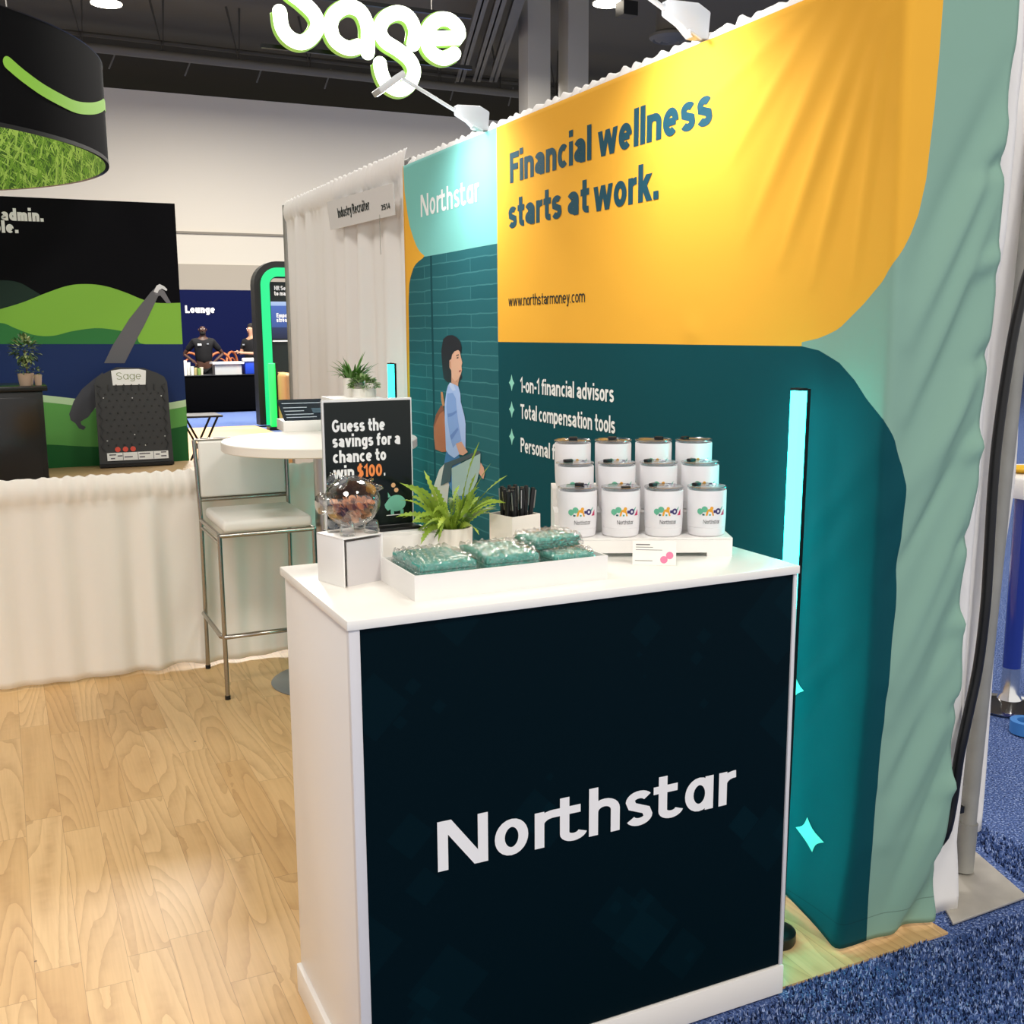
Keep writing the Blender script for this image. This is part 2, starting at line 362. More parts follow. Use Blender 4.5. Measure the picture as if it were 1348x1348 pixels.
# lounge wall: dark blue partition with white lettering
LN = mat('navy_partition', '060f38', .7, spec=.1)
lw = thing('lounge_partition', (4.0, 26, 0), 'dark blue partition with white lounge lettering, behind the black cloth table', 'partition')
box('panel', LN, 1.5, 8.2, 26, 26.12, 0, 2.6, lw)
t = M(); text(t, 'Lounge', plane_map((0, 25.99, 0), (1, 0, 0), (0, 0, 1)), at(244, 412, 1, 25.99).x, 2.07, .17, at(283, 412, 1, 25.99).x - at(244, 412, 1, 25.99).x, s=.24)
text(t, 'r', plane_map((0, 25.99, 0), (1, 0, 0), (0, 0, 1)), 3.77, 2.07, .17, s=.24)
t.build('lettering', mat('white_print', 'f4f4f2', .6), lw, smooth=0)

# ================================================================== PRINTED BACKDROP
HY = 5.12
_yc = [(0, 1.955), (.3, 1.91), (.75, 1.88), (1.6, 1.87), (2.45, 1.87)]
def interp(tab, z):
    if z <= tab[0][0]: return tab[0][1]
    for (a, b), (c, d) in zip(tab, tab[1:]):
        if z <= c: return b + (d - b) * (z - a) / (c - a)
    return tab[-1][1]
WX = 1.85; RC = .02
def yc(z): return interp(_yc, z)
def _ye(px, py):
    p = at(px, py, 1, 1.9)
    for _ in range(3): p = at(px, py, 1, yc(p.z) - .006)
    return p
_edge = sorted((p.z, p.x) for p in [_ye(x, y) for x, y in [(1343, 20), (1341, 50), (1331, 119), (1323, 222), (1319, 311), (1307, 415), (1301, 474), (1294, 548), (1286, 637), (1277, 682), (1271, 741), (1269, 800), (1267, 881), (1257, 963), (1249, 1064), (1236, 1125), (1231, 1200)]])
def s_corner(z): return HY - yc(z)
def s_max(z): return s_corner(z) - RC + RC * PI / 2 + interp(_edge, z) - WX - RC
def ridge(s, z, a, b, w, h):
    """a soft fold running from a to b (s, z), half width w, height h"""
    dx, dz = b[0] - a[0], b[1] - a[1]; L2 = dx * dx + dz * dz; t = ((s - a[0]) * dx + (z - a[1]) * dz) / L2
    tt = min(1, max(0, t)); d2 = (s - a[0] - dx * tt) ** 2 + (z - a[1] - dz * tt) ** 2
    return h * math.exp(-d2 / (w * w)) * (.25 + .75 * math.sin(PI * min(.98, max(.05, tt))))
RG = [((3.08, 2.36), (2.72, 1.86), .030, .011), ((3.14, 2.33), (2.86, 1.78), .026, .012), ((3.0, 2.38), (2.62, 2.05), .022, .007), ((3.17, 2.28), (2.98, 1.72), .022, .010), ((3.20, 2.3), (3.12, 1.7), .016, .008),
      ((2.95, 2.385), (2.50, 2.22), .018, .005)]
for i in range(7):   # folds below the curve, towards the hem
    RG.append(((3.22 - .02 * i, 1.32 - .16 * i), (2.72 + .02 * i, .78 - .13 * i), .035 + .008 * (i % 3), .010 + .004 * (i % 2)))
rg = random.Random(11)
for i in range(17):  # diagonal folds in the narrow return
    z0 = 2.2 - i * .13
    RG.append(((3.56, z0), (3.26 + .06 * rg.random(), z0 - .38 - .2 * rg.random()), .020 + .016 * rg.random(), (.010 + .012 * rg.random()) * (1 if i % 3 else -.8)))
for i in range(9):
    z0 = 2.0 - i * .22
    RG.append(((3.58, z0), (3.48, z0 - .05), .022, .016 * (1 if i % 2 else -1)))
for a in ((1.48, 1.615, .004), (2.45, 1.63, .006)):   # two small dents at the clamp points
    RG.append(((a[0], a[1]), (a[0] + .03, a[1] - .07), .03, a[2]))
def folds(s, z):
    d = .0
    for a, b, w, h in RG:
        if abs(s - (a[0] + b[0]) / 2) < abs(a[0] - b[0]) / 2 + 2.5 * w and abs(z - (a[1] + b[1]) / 2) < abs(a[1] - b[1]) / 2 + 2.5 * w: d += ridge(s, z, a, b, w, h)
    d += .0012 * math.sin(9 * s + 3 * z) * math.sin(4 * z)
    if s > 2.7: d += .012 * max(0, .25 - z) * math.sin(24 * s) * min(1, (s - 2.7) * 3)
    return d
def wall_pt(s, z, off=0):
    sc = s_corner(z); d = folds(s, z) + off
    if s < sc - RC: p, n = (WX, HY - s), (-1, 0)
    elif s < sc - RC + RC * PI / 2:
        a = (s - sc + RC) / RC; n = (-math.cos(a), -math.sin(a)); p = (WX + RC + n[0] * RC, yc(z) + RC + n[1] * RC)
    else: p, n = (WX + RC + s - (sc - RC + RC * PI / 2), yc(z) + .0), (0, -1)
    return Vector((p[0] + n[0] * d, p[1] + n[1] * d, z))
def wall_sz(px, py):
    p = at(px, py, 0, WX)
    s = HY - p.y
    for _ in range(3):
        if s > s_corner(p.z) - RC * .5:
            q = at(px, py, 1, yc(p.z)); s = s_corner(q.z) - RC + RC * PI / 2 + q.x - WX - RC; p = q
    return s, p.z
def wmap(off=.0025): return lambda a, b, k=0: wall_pt(a, b, off + k * 2e-4)
bk = thing('fabric_banner', (WX, 3.5, 0), 'large printed fabric display in yellow, teal and sage, wrapped around the booth corner', 'banner')
b = M(); b.uv = []
TOP = 2.395
cols = [i * .03 for i in range(89)] ; NB = 92; nz_ = 150
def zbot(s): return .012 + .10 * max(0, min(1, (3.16 - s) / .35)) if s < 3.2 else .012
for j in range(nz_ + 1):
    v = j / nz_
    for i in range(len(cols) + NB):
        z = v
        if i < len(cols): s = cols[i]; zz = zbot(s) + (TOP - zbot(s)) * v
        else:
            t = (i - len(cols) + 1) / NB; s0 = cols[-1]
            zz = .012 + (TOP - .012) * v; s = s0 + (s_max(zz) - s0) * t; zz = zbot(s) + (TOP - zbot(s)) * v
        b.v.append(wall_pt(s, zz)); b.uv.append((s, zz))
nc = len(cols) + NB
b.f = [(j * nc + i, j * nc + i + 1, (j + 1) * nc + i + 1, (j + 1) * nc + i) for j in range(nz_) for i in range(nc - 1)]; b.mi = [0] * len(b.f)
# printed areas
k = NT('printed_backdrop'); uv = k.n('UVMap'); sp = k.n('SeparateXYZ'); k.l(uv.outputs[0], sp.inputs[0]); s_, z_ = sp.outputs[0], sp.outputs[1]
def curve(tab, zin):
    """s as a piecewise-linear function of z"""
    x = k.n('FloatCurve'); c = x.mapping.curves[0]; tab = sorted(tab)
    pts = [(z / 2.5, s / 4) for s, z in sorted(((s, z) for z, s in tab), key=lambda q: q[1])]
    while len(c.points) < len(pts): c.points.new(.5, .5)
    for p, (a, q) in zip(c.points, pts): p.location = (a, q); p.handle_type = 'VECTOR'
    x.mapping.update(); k.l(k.math('DIVIDE', zin, 2.5), x.inputs['Value']); return k.math('MULTIPLY', x.outputs[0], 4.0)
_or = [wall_sz(*p) for p in [(1241, 2), (1236, 74), (1230, 142), (1219, 237), (1209, 282), (1198, 310), (1185, 335), (1163, 370), (1138, 400), (1105, 433), (1085, 443), (1067, 449), (1046, 452)]]
_dk = [wall_sz(*p) for p in [(1046, 454), (1075, 459), (1105, 477), (1126, 501), (1141, 525), (1162, 551), (1178, 580), (1188, 614), (1191, 640), (1188, 682), (1183, 726), (1179, 800), (1174, 840), (1165, 922), (1155, 1024), (1143, 1178), (1139, 1247)]]
right = [(z, s) for s, z in _or] + [(z, s) for s, z in _dk] + [(2.5, _or[0][0]), (0.0, _dk[-1][0])]
_lf = [wall_sz(*p) for p in [(531, 218), (533, 252), (537, 282), (540, 298), (545, 314), (549, 324), (553, 331), (560, 337.5), (555, 342), (550, 345), (545, 352), (541, 364), (539, 374), (538, 400)]]
left = [(z, max(0, s)) for s, z in _lf] + [(0.0, .035), (1.2, .035), (2.5, 0.0)]
sB = curve(right, z_); sL = curve(left, z_)
def gt(a, c): return k.math('GREATER_THAN', a, c)
ORA, SAGE, TEAL, DARK = 'eeb03c', '86a998', '7cc3bb', '08474f'
SPL = wall_sz(655, 300)[0]; ZT = wall_sz(653, 321)[1]; ZO = wall_sz(655, 450)[1]
# brick photograph: teal painted courses
bc = k.n('CombineXYZ'); k.l(s_, bc.inputs[0]); k.l(k.math('ADD', z_, k.math('MULTIPLY', s_, 0.0)), bc.inputs[1])
br = k.n('TexBrick'); br.inputs['Scale'].default_value = 1.0; br.inputs['Brick Width'].default_value = .55; br.inputs['Row Height'].default_value = .058; br.inputs['Mortar Size'].default_value = .0028
br.inputs['Color1'].default_value = lin('225b62'); br.inputs['Color2'].default_value = lin('2a656b'); br.inputs['Mortar'].default_value = lin('3f7a7e')
nzb = k.n('TexNoise'); nzb.inputs['Scale'].default_value = 9; nzb.inputs['Detail'].default_value = 4; k.l(bc.outputs[0], nzb.inputs['Vector'])
vm = k.n('VectorMath', operation='MULTIPLY_ADD'); k.l(nzb.outputs['Color'], vm.inputs[0]); vm.inputs[1].default_value = (.01, .012, 0); k.l(bc.outputs[0], vm.inputs[2]); k.l(vm.outputs[0], br.inputs['Vector'])
brick = k.mix(k.math('MULTIPLY', gt(k.math('ABSOLUTE', k.math('SUBTRACT', s_, .36)), .012), 1.0), '174950', br.outputs['Color'])
lowd = k.mix(gt(z_, ZO), DARK, ORA)
photo = k.mix(gt(z_, ZT), brick, TEAL)
inner = k.mix(gt(s_, SPL), photo, lowd)
withl = k.mix(gt(s_, sL), ORA, inner)
full = k.mix(gt(s_, sB), withl, SAGE)
# hem seam
hem = k.math('LESS_THAN', k.math('ABSOLUTE', k.math('SUBTRACT', z_, .085)), .0015)
hem = k.math('MULTIPLY', hem, gt(s_, 2.9))
full = k.mix(k.math('MULTIPLY', hem, .35), full, '0a2024')
k.l(full, k.b.inputs['Base Color']); k.b.inputs['Roughness'].default_value = .75; k.b.inputs['Specular IOR Level'].default_value = .12
wv = k.n('TexNoise'); wv.inputs['Scale'].default_value = 5; wv.inputs['Detail'].default_value = 2; k.l(uv.outputs[0], wv.inputs['Vector'])
bp = k.n('Bump'); bp.inputs['Strength'].default_value = .12; bp.inputs['Distance'].default_value = .02; k.l(wv.outputs['Fac'], bp.inputs['Height']); k.l(bp.outputs['Normal'], k.b.inputs['Normal'])
fab = b.build('printed_fabric', k.m, bk, smooth=180, solid=.003)
INK = mat('print_deep_teal', '0c4656', .6); PWHITE = mat('print_white', 'eef0ee', .6); PMINT = mat('print_mint', '8fd8c4', .6); PBLACK = mat('print_black', '14201f', .6)
def wtext(name, txt, p0, p1, cap, m, s=.19, gap=.065, single=False, word=.24):
    a, z0 = wall_sz(*p0); c, z1 = wall_sz(*p1); t = M()
    text(t, txt, wmap(), a, (z0 + z1) / 2, cap, c - a, s, gap, single, word); return t.build(name, m, bk, smooth=0)
wtext('headline_lettering', 'Financial wellness', (672, 242), (938, 163), .112, INK, .20)
wtext('headline_lettering', 'starts at', (670, 300), (776, 281), .112, INK, .20); wtext('headline_lettering', 'work.', (782, 279), (869, 262), .112, INK, .20)
wtext('logo_lettering', 'Northstar', (555, 285), (632, 266), .10, PWHITE, .16, .13, True)
wtext('address_lettering', 'www.northstarmoney.com', (670, 403), (771, 398), .042, PBLACK, .12)
wtext('list_lettering', '1-on-1 financial advisors', (686, 522), (809, 523), .058, PWHITE, .17)
wtext('list_lettering', 'Total compensation tools', (686, 557), (811, 564), .058, PWHITE, .17)
t = M(); a0, za = wall_sz(686, 591); c0, zb_ = wall_sz(734, 592); text(t, 'Personal fi', wmap(), a0, za - .012, .058, c0 - a0, .17); d0, _ = wall_sz(769, 600); t.build('list_lettering', PWHITE, bk, smooth=0); t = M(); text(t, 'o', wmap(), d0, za - .012, .058, None, .17); t.build('list_lettering', PWHITE, bk, smooth=0)
def star(cx, cy, w, h, z=.002, m=PMINT, sk=0):
    s0, z0 = wall_sz(cx, cy); t = M(); pts = []
    for q in range(4):
        a = [(0, h), (w, 0), (0, -h), (-w, 0)][q]; c = [(0, h), (w, 0), (0, -h), (-w, 0)][(q + 1) % 4]
        for i in range(5):
            e = i / 5; x = a[0] + (c[0] - a[0]) * e; y = a[1] + (c[1] - a[1]) * e; f = 1 - .9 * e * (1 - e); pts.append((x * f, y * f))
    ctr = wall_pt(s0, z0, z); vs = [ctr] + [wall_pt(s0 + x + sk * y, z0 + y, z) for x, y in pts]
    t.add(vs, [(0, 1 + (i + 1) % 20, 1 + i) for i in range(20)]); return t.build('star_mark', m, bk, smooth=0)
for y in (504, 539, 575): star(674, y, .026, .034)
star(1048, 901, .05, .046, .004, sk=-.2); star(1069, 1098, .05, .046, .004, sk=-.2)
# printed figure of a walking woman with backpack and laptop
fg = None
def pp(cx, cy): return wall_sz(560 + cx / 4.492, 420 + cy / 4.492)
def figure(name, pts, c, lay):
    t = M(); q = [pp(*p) for p in pts]
    t.poly([wall_pt(s, z, .002 + .0004 * lay) for s, z in q])
    o = t.build(name, mat('print_' + c, c, .6), bk, smooth=0)
    bm = bmesh.new(); bm.from_mesh(o.data); bmesh.ops.triangulate(bm, faces=bm.faces); bm.to_mesh(o.data); bm.free(); return o
for nm, c, lay, pts in (
    ('printed_skirt', 'd9d3cc', 1, [(120, 850), (165, 850), (140, 1000), (110, 1330), (10, 1340), (25, 1150), (45, 1010), (85, 890)]),
    ('printed_jeans', '3f73ad', 2, [(125, 780), (200, 798), (240, 960), (250, 1190), (284, 1330), (262, 1330), (225, 1120), (150, 1000), (110, 880)]),
    ('printed_backpack', 'b9693f', 3, [(96, 510), (110, 522), (120, 600), (127, 680), (148, 700), (136, 782), (100, 786), (62, 770), (54, 700), (52, 630), (65, 566)]),
    ('printed_backpack', '8e4a2b', 4, [(96, 510), (110, 522), (113, 540), (88, 560), (70, 600), (55, 640), (53, 625), (65, 566)]),
    ('printed_strap', 'c98a58', 4, [(94, 430), (105, 432), (117, 512), (104, 516), (97, 480)]),
    ('printed_neck', 'd09a7e', 3, [(158, 330), (206, 345), (199, 378), (197, 415), (172, 410), (156, 375)]),
    ('printed_face', 'e2b094', 4, [(160, 205), (185, 178), (207, 188), (214, 222), (223, 258), (218, 278), (221, 300), (215, 325), (206, 347), (192, 360), (178, 368), (160, 345), (156, 300), (147, 288), (146, 245), (157, 236)]),
    ('printed_hair', '1d1c26', 5, [(110, 118), (135, 98), (165, 95), (190, 108), (210, 130), (219, 165), (215, 204), (201, 182), (178, 190), (163, 210), (158, 236), (147, 245), (146, 285), (158, 305), (158, 372), (135, 374), (112, 352), (106, 300), (102, 250), (98, 190)]),
    ('printed_hair', '1d1c26', 3, [(212, 318), (223, 342), (211, 360), (199, 378), (186, 366)]),
    ('printed_brow', '2b2326', 6, [(187, 214), (203, 208), (203, 214), (188, 219)]), ('printed_eye', '2b2326', 6, [(190, 228), (201, 224), (201, 231), (191, 233)]),
    ('printed_mouth', 'a8524c', 6, [(204, 304), (216, 301), (215, 312), (204, 315)]), ('printed_ear', 'cf9478', 6, [(147, 252), (157, 250), (158, 290), (151, 288)]),
    ('printed_shirt', 'a9c0ee', 5, [(150, 375), (172, 384), (200, 398), (212, 440), (215, 490), (236, 570), (244, 620), (243, 780), (215, 792), (175, 822), (142, 800), (125, 775), (118, 600), (118, 500), (128, 430), (137, 395)]),
    ('printed_sleeve', '86a3dc', 6, [(134, 440), (168, 436), (186, 470), (193, 560), (205, 640), (219, 720), (186, 738), (168, 762), (150, 700), (135, 600), (128, 520)]),
    ('printed_fold', '6b88c8', 7, [(136, 560), (160, 556), (190, 540), (192, 552), (160, 575), (138, 580)]), ('printed_fold', '6b88c8', 7, [(150, 690), (196, 640), (200, 655), (160, 715)]),
    ('printed_collar', 'c3d2f4', 7, [(150, 375), (172, 384), (186, 420), (168, 425), (146, 395)]),
    ('printed_forearm', 'd8a186', 6, [(184, 737), (219, 724), (240, 760), (257, 786), (228, 806), (206, 800)]),
    ('printed_laptop', '454d55', 7, [(118, 852), (325, 777), (333, 793), (163, 868), (152, 960), (95, 985), (108, 900)]),
    ('printed_laptop', 'a4bdb9', 8, [(160, 882), (333, 794), (331, 880), (312, 960), (268, 1045), (165, 1045)]),
    ('printed_hand', 'dca78d', 7, [(334, 848), (352, 878), (358, 915), (349, 946), (336, 930), (324, 910)])):
    figure(nm, pts, c, lay)

# ================================================================== COUNTER AND WHAT STANDS ON IT
T = 1.07; FY = 1.888; BX0, BX1, BY1 = .555, 1.614, 2.41
ct = thing('display_counter', (1.08, 2.15, 0), 'white counter with a dark teal front panel and large white logo lettering', 'counter')
c_ = M().box(BX0 + .004, BX1 - .004, FY + .012, BY1 - .004, .075, T - .022)
c_.build('carcass', WHITE, ct, bev=.002)
box('countertop', mat('white_top', 'f6f2ea', .22, spec=.5), BX0 - .006, BX1 + .004, FY - .008, BY1, T - .02, T, ct, bev=.0025)
c_ = M().box(BX0 - .004, BX1 + .003, FY - .006, FY + .02, 0, .074).box(BX0 - .006, BX0 + .014, FY + .02, BY1, 0, .074).box(BX1 - .012, BX1 + .003, FY + .02, BY1, 0, .074); c_.build('plinth', WHITE, ct, bev=.0015)
TRIM = mat('grey_white_trim', 'd9d6d8', .35)
box('corner_post', TRIM, BX0 - .002, BX0 + .020, FY - .004, FY + .012, .076, T - .021, ct, bev=.0015); box('corner_post', TRIM, BX1 - .009, BX1 + .001, FY - .004, FY + .012, .076, T - .021, ct, bev=.0015)
k = NT('counter_graphic'); tc = k.n('TexCoord'); vo = k.n('TexVoronoi', feature='F1', distance='MANHATTAN'); vo.inputs['Scale'].default_value = 4.5; k.l(tc.outputs['Object'], vo.inputs['Vector'])
v2 = k.n('TexVoronoi', feature='F1', distance='MANHATTAN'); v2.inputs['Scale'].default_value = 4.1; v2.inputs['Randomness'].default_value = .8; k.l(tc.outputs['Object'], v2.inputs['Vector'])
pt = k.math('ADD', k.math('LESS_THAN', vo.outputs['Distance'], .5), k.math('LESS_THAN', v2.outputs['Distance'], .42))
k.l(k.mix(k.math('MULTIPLY', pt, .5), '011219', '021a22'), k.b.inputs['Base Color']); k.b.inputs['Roughness'].default_value = .5; k.b.inputs['Specular IOR Level'].default_value = .06
gp = box('front_graphic', k.m, BX0 + .0205, BX1 - .0095, FY, FY + .011, .077, T - .021, ct)
t = M(); a = at(577, 1150, 1, FY); bb = at(968, 1060, 1, FY)
text(t, 'Northstar', plane_map((0, FY - .0015, 0), (1, 0, 0), (0, 0, 1)), a.x, a.z + .004, .107, bb.x - a.x, .165, .11, True)
t.build('logo_lettering', mat('vinyl_white', 'f3f0ee', .5), gp, smooth=0)

# acrylic riser (open at the front) and the glass piggy bank on it
RZ = math.radians(17); rx = thing('display_riser', (.655, 2.20, T), 'white open acrylic cube riser under the glass piggy bank', 'riser', RZ)
s = .051; hh = .106; th = .0035
FROST = mat('frosted_acrylic', 'e9e4e4', .25, trans=.25, spec=.5)
r_ = M().box(-s, s, -s, s, hh - th, hh); r_.build('top_panel', WHITE2, rx, local=True, bev=.001)
r_ = M().box(-s, -s + th, -s, s, 0, hh - th); r_.build('side_panel', WHITE2, rx, local=True, bev=.001)
r_ = M().box(s - th, s, -s, s, 0, hh - th); r_.build('side_panel', WHITE2, rx, local=True, bev=.001)
r_ = M().box(-s + th, s - th, s - th, s, 0, hh - th); r_.build('back_panel', FROST, rx, local=True)
r_ = M().box(-s + .013, s - th, -s + .006, -s + .009, 0, hh - .010); r_.build('front_insert', FROST, rx, local=True)
# piggy bank
k = NT('clear_glass'); k.t.nodes.remove(k.b); out = k.t.nodes['Material Output']
tr = k.n('BsdfTransparent'); tr.inputs[0].default_value = (.97, .975, .97, 1); gl = k.n('BsdfGlossy'); gl.inputs['Roughness'].default_value = .04
lwt = k.n('LayerWeight'); lwt.inputs['Blend'].default_value = .28; nz = k.n('TexNoise'); nz.inputs['Scale'].default_value = 55; nz.inputs['Detail'].default_value = 1
tc = k.n('TexCoord'); k.l(tc.outputs['Object'], nz.inputs['Vector']); bp = k.n('Bump'); bp.inputs['Strength'].default_value = .5; bp.inputs['Distance'].default_value = .004; k.l(nz.outputs['Fac'], bp.inputs['Height'])
k.l(bp.outputs['Normal'], gl.inputs['Normal']); k.l(bp.outputs['Normal'], lwt.inputs['Normal'])
ms = k.n('MixShader'); k.l(k.math('ADD', k.math('MULTIPLY', k.math('POWER', lwt.outputs['Facing'], 1.4), 1.0), .10), ms.inputs[0]); k.l(tr.outputs[0], ms.inputs[1]); k.l(gl.outputs[0], ms.inputs[2]); k.l(ms.outputs[0], out.inputs['Surface'])
GLASS = k.m
PZ = T + hh + .0005
pg = thing('piggy_bank', (.662, 2.197, PZ), 'clear glass piggy bank part filled with copper coins', 'piggy bank', math.radians(12))
b_ = M().ball((0, 0, .060), .056, .050, .049, 32, 20); b_.build('body', GLASS, pg, local=True, smooth=180)
TX = Matrix.Rotation(-PI / 2, 4, 'Y')
b_ = M().lathe([(.0, .0), (.018, .0), (.0205, .004), (.0205, .014), (.022, .03)], (-.072, -.004, .062), 24, Matrix.Rotation(PI / 2, 4, 'Y')); b_.build('snout', GLASS, pg, local=True, smooth=60)
for sx, sy in ((-.026, -.026), (.026, -.026), (-.026, .026), (.026, .026)):
    M().lathe([(0, 0), (.014, 0), (.0155, .004), (.014, .016), (.012, .024)], (sx, sy, 0), 18).build('foot', GLASS, pg, local=True, smooth=60)
for sy in (-.022, .022):
    M().ball((-.030, sy, .102), .010, .005, .016, 12, 8, Matrix.Rotation(.5, 4, 'Y')).build('ear', GLASS, pg, local=True, smooth=180)
M().tube([(.052 + .012 * math.sin(q * .7) , .012 * math.cos(q * .7), .074 + .0025 * q) for q in range(10)], .004, 8).build('tail', GLASS, pg, local=True, smooth=180)
M().box(-.016, .016, -.002, .002, .1085, .1095).build('coin_slot', BLACK, pg, local=True)
rc = random.Random(3); cn = M()
for i in range(110):
    while True:
        x, y, z = (rc.random() - .5) * .09, (rc.random() - .5) * .08, .018 + rc.random() * .043
        if (x / .044) ** 2 + (y / .038) ** 2 + ((z - .060) / .043) ** 2 < .92: break
    cn.mat(rc.choice((0, 0, 1, 2))).lathe([(0, 0), (.0088, 0), (.0088, .0014), (0, .0014)], (x, y, z), 14, Matrix.Rotation(rc.random() * 1.3, 4, 'X') @ Matrix.Rotation(rc.random() * 1.3, 4, 'Y'))
co = cn.build('copper_coins', [mat('copper', 'c07a4c', .4, .35), mat('copper_bright', 'e0a070', .4, .35), mat('copper_old', '8a5a40', .45, .3)], smooth=40)
co.matrix_world = wm(pg) @ Matrix.Translation(Vector(co.location) * 1.12); co.scale = (1.12, 1.12, 1.12)
pg.scale = (1.12, 1.12, 1.12)
tag(co, 'copper coins heaped inside the glass piggy bank', 'coins', kind='stuff')

# low white box and poster stand behind
lb = box('low_box', WHITE2, .665, .893, 2.285, 2.40, T, T + .072, bev=.002)
tag(lb, 'low white box under the black contest poster stand', 'box')
sh = thing('poster_stand', (.757, 2.372, T + .072), 'black countertop poster offering a prize, in a clear frame', 'sign', math.radians(1.5))
PB = 1.150 - T - .072; z1 = 1.446 - T - .072; hw = .104
box('base', mat('clear_acrylic_edge', 'dcdcda', .2, spec=.6), -hw - .006, hw + .008, -.047, .022, -.0, .0035, sh, local=True)
box('base', BLACK, -hw - .004, hw + .006, -.045, .02, .0035, .010, sh, local=True, bev=.0015)
box('frame', mat('clear_acrylic_edge', 'dcdcda', .2, spec=.6), -hw - .004, hw + .004, -.004, .006, .010, z1 + .004, sh, local=True, bev=.001)
ps = box('poster', mat('poster_black', '0f1715', .16, spec=.35), -hw, hw, -.0062, -.0042, .012, z1 - .001, sh, local=True)
PM = plane_map((0, -.0068, 0), (1, 0, 0), (0, 0, 1)); ph = z1 - .012
def poster_text(txt, u0, u1, v, m, cap=.0285, name='lettering', **k_):
    t = M(); text(t, txt, PM, u0, v, cap, u1 - u0, .21, .07, word=.25); return t.build(name, m, ps, local=True, smooth=0)
PW = mat('poster_white', 'f2f1ee', .5); PO = mat('poster_orange', 'f08a45', .5); PG = mat('poster_green', '6db49a', .5)
L0 = -.087
poster_text('Guess the', L0, .040, .235, PW); poster_text('savings for a', L0, .077, .2005, PW); poster_text('chance to', L0, .041, .165, PW)
poster_text('win', L0, -.038, .129, PW); poster_text('$100', -.030, .030, .129, PO); poster_text('.', .034, .038, .129, PW)
t = M(); t.mat(0)
pigp = [(.034, .060)] + [(.0635 + .0235 * math.cos(math.radians(q)), .062 + .0195 * math.sin(math.radians(q))) for q in range(150, -150, -15)] + [(.042, .045), (.036, .052)]
t.poly([PM(x, y) for x, y in reversed(pigp)]); t.poly([PM(x, y) for x, y in ((.043, .076), (.050, .078), (.043, .089))])
for q in (.049, .073): t.poly([PM(x, y) for x, y in ((q, .036), (q + .008, .036), (q + .008, .046), (q, .046))])
t.build('pig_emblem', PG, ps, local=True, smooth=0)
t = M(); strip(t, [(.038, .0345), (.088, .0345)], .0016, PM); t.build('ground_line', PW, ps, local=True, smooth=0)
GOLD = mat('print_gold', 'd8a878', .5)
for cx, cz in ((.057, .105), (.064, .093)):
    M().poly([PM(cx + .0055 * math.cos(q * PI / 8), cz + .0055 * math.sin(q * PI / 8)) for q in range(16)]).build('coin_emblem', GOLD, ps, local=True, smooth=0)

# fern
def leaf_blade(mb, p0, d, L, w, droop, n=6, curl=0):
    """one tapering blade starting at p0, direction d (unit), bending down"""
    p = Vector(p0); d = Vector(d).normalized(); side = d.cross(Vector((0, 0, 1)));
    if side.length < .05: side = Vector((1, 0, 0))
    side.normalize(); vs = []
    for i in range(n + 1):
        f = i / n; ww = w * (math.sin(PI * min(1, .18 + f * .82)) ** .8) + .0002
        up = side.cross(d).normalized()
        vs += [p - side * ww + up * ww * .35, p, p + side * ww + up * ww * .35]
        d = (d + Vector((0, 0, -droop / n)) + side * curl / n).normalized(); p = p + d * (L / n)
    fs = []
    for i in range(n): fs += [(3 * i, 3 * i + 1, 3 * i + 4, 3 * i + 3), (3 * i + 1, 3 * i + 2, 3 * i + 5, 3 * i + 4)]
    mb.add(vs, fs)
def frond(mb, p0, az, el, L, w, droop, rnd, pinn=15):
    p = Vector(p0); d = Vector((math.cos(az) * math.cos(el), math.sin(az) * math.cos(el), math.sin(el))); pts = [p.copy()]; ds = [d.copy()]
    N = 14
    tw = (rnd.random() - .5) * 1.2
    for i in range(N):
        d = (d + Vector((0, 0, -droop / N)) + Vector((-math.sin(az), math.cos(az), 0)) * tw / N).normalized(); p = p + d * (L / N); pts.append(p.copy()); ds.append(d.copy())
    mb.tube(pts, [.0011 * (1 - .8 * i / N) for i in range(N + 1)], 5)
    for i in range(2, N + 1):
        f = i / N; ll = w * math.sin(PI * min(1, .22 + .78 * f)) ** .7 + .002; side = ds[i].cross(Vector((0, 0, 1))).normalized()
        for sg in (-1, 1):
            dd = (side * sg + ds[i] * .75 + Vector((0, 0, .15))).normalized(); leaf_blade(mb, pts[i], dd, ll, .0042 * (1.1 - .5 * f), .5, 3)
def pot(parent, r, h, m, taper=.9, soil=True, n=32):
    M().lathe([(0, 0), (r * taper, 0), (r * (taper * .3 + .7), h * .5), (r, h), (r * .93, h), (r * .9, h * .82), (0, h * .82)], (0, 0, 0), n).build('pot', m, parent, local=True, smooth=40)
    if soil: M().lathe([(0, h * .86), (r * .86, h * .83)], (0, 0, 0), 20).build('soil', mat('dark_soil', '16120f', .95), parent, local=True)
POTC = mat('ceramic_white', 'efe9df', .4)
FERN = mat('fern_green', '86a332', .5, vary=.35, bscale=40); FERN2 = mat('fern_dark', '4a6a22', .5)
fe = thing('potted_fern', (.938, 2.312, T), 'bright green fern in a small round white pot beside the poster stand', 'plant')
pot(fe, .049, .078, POTC, .92)
rf = random.Random(21); fm = M()
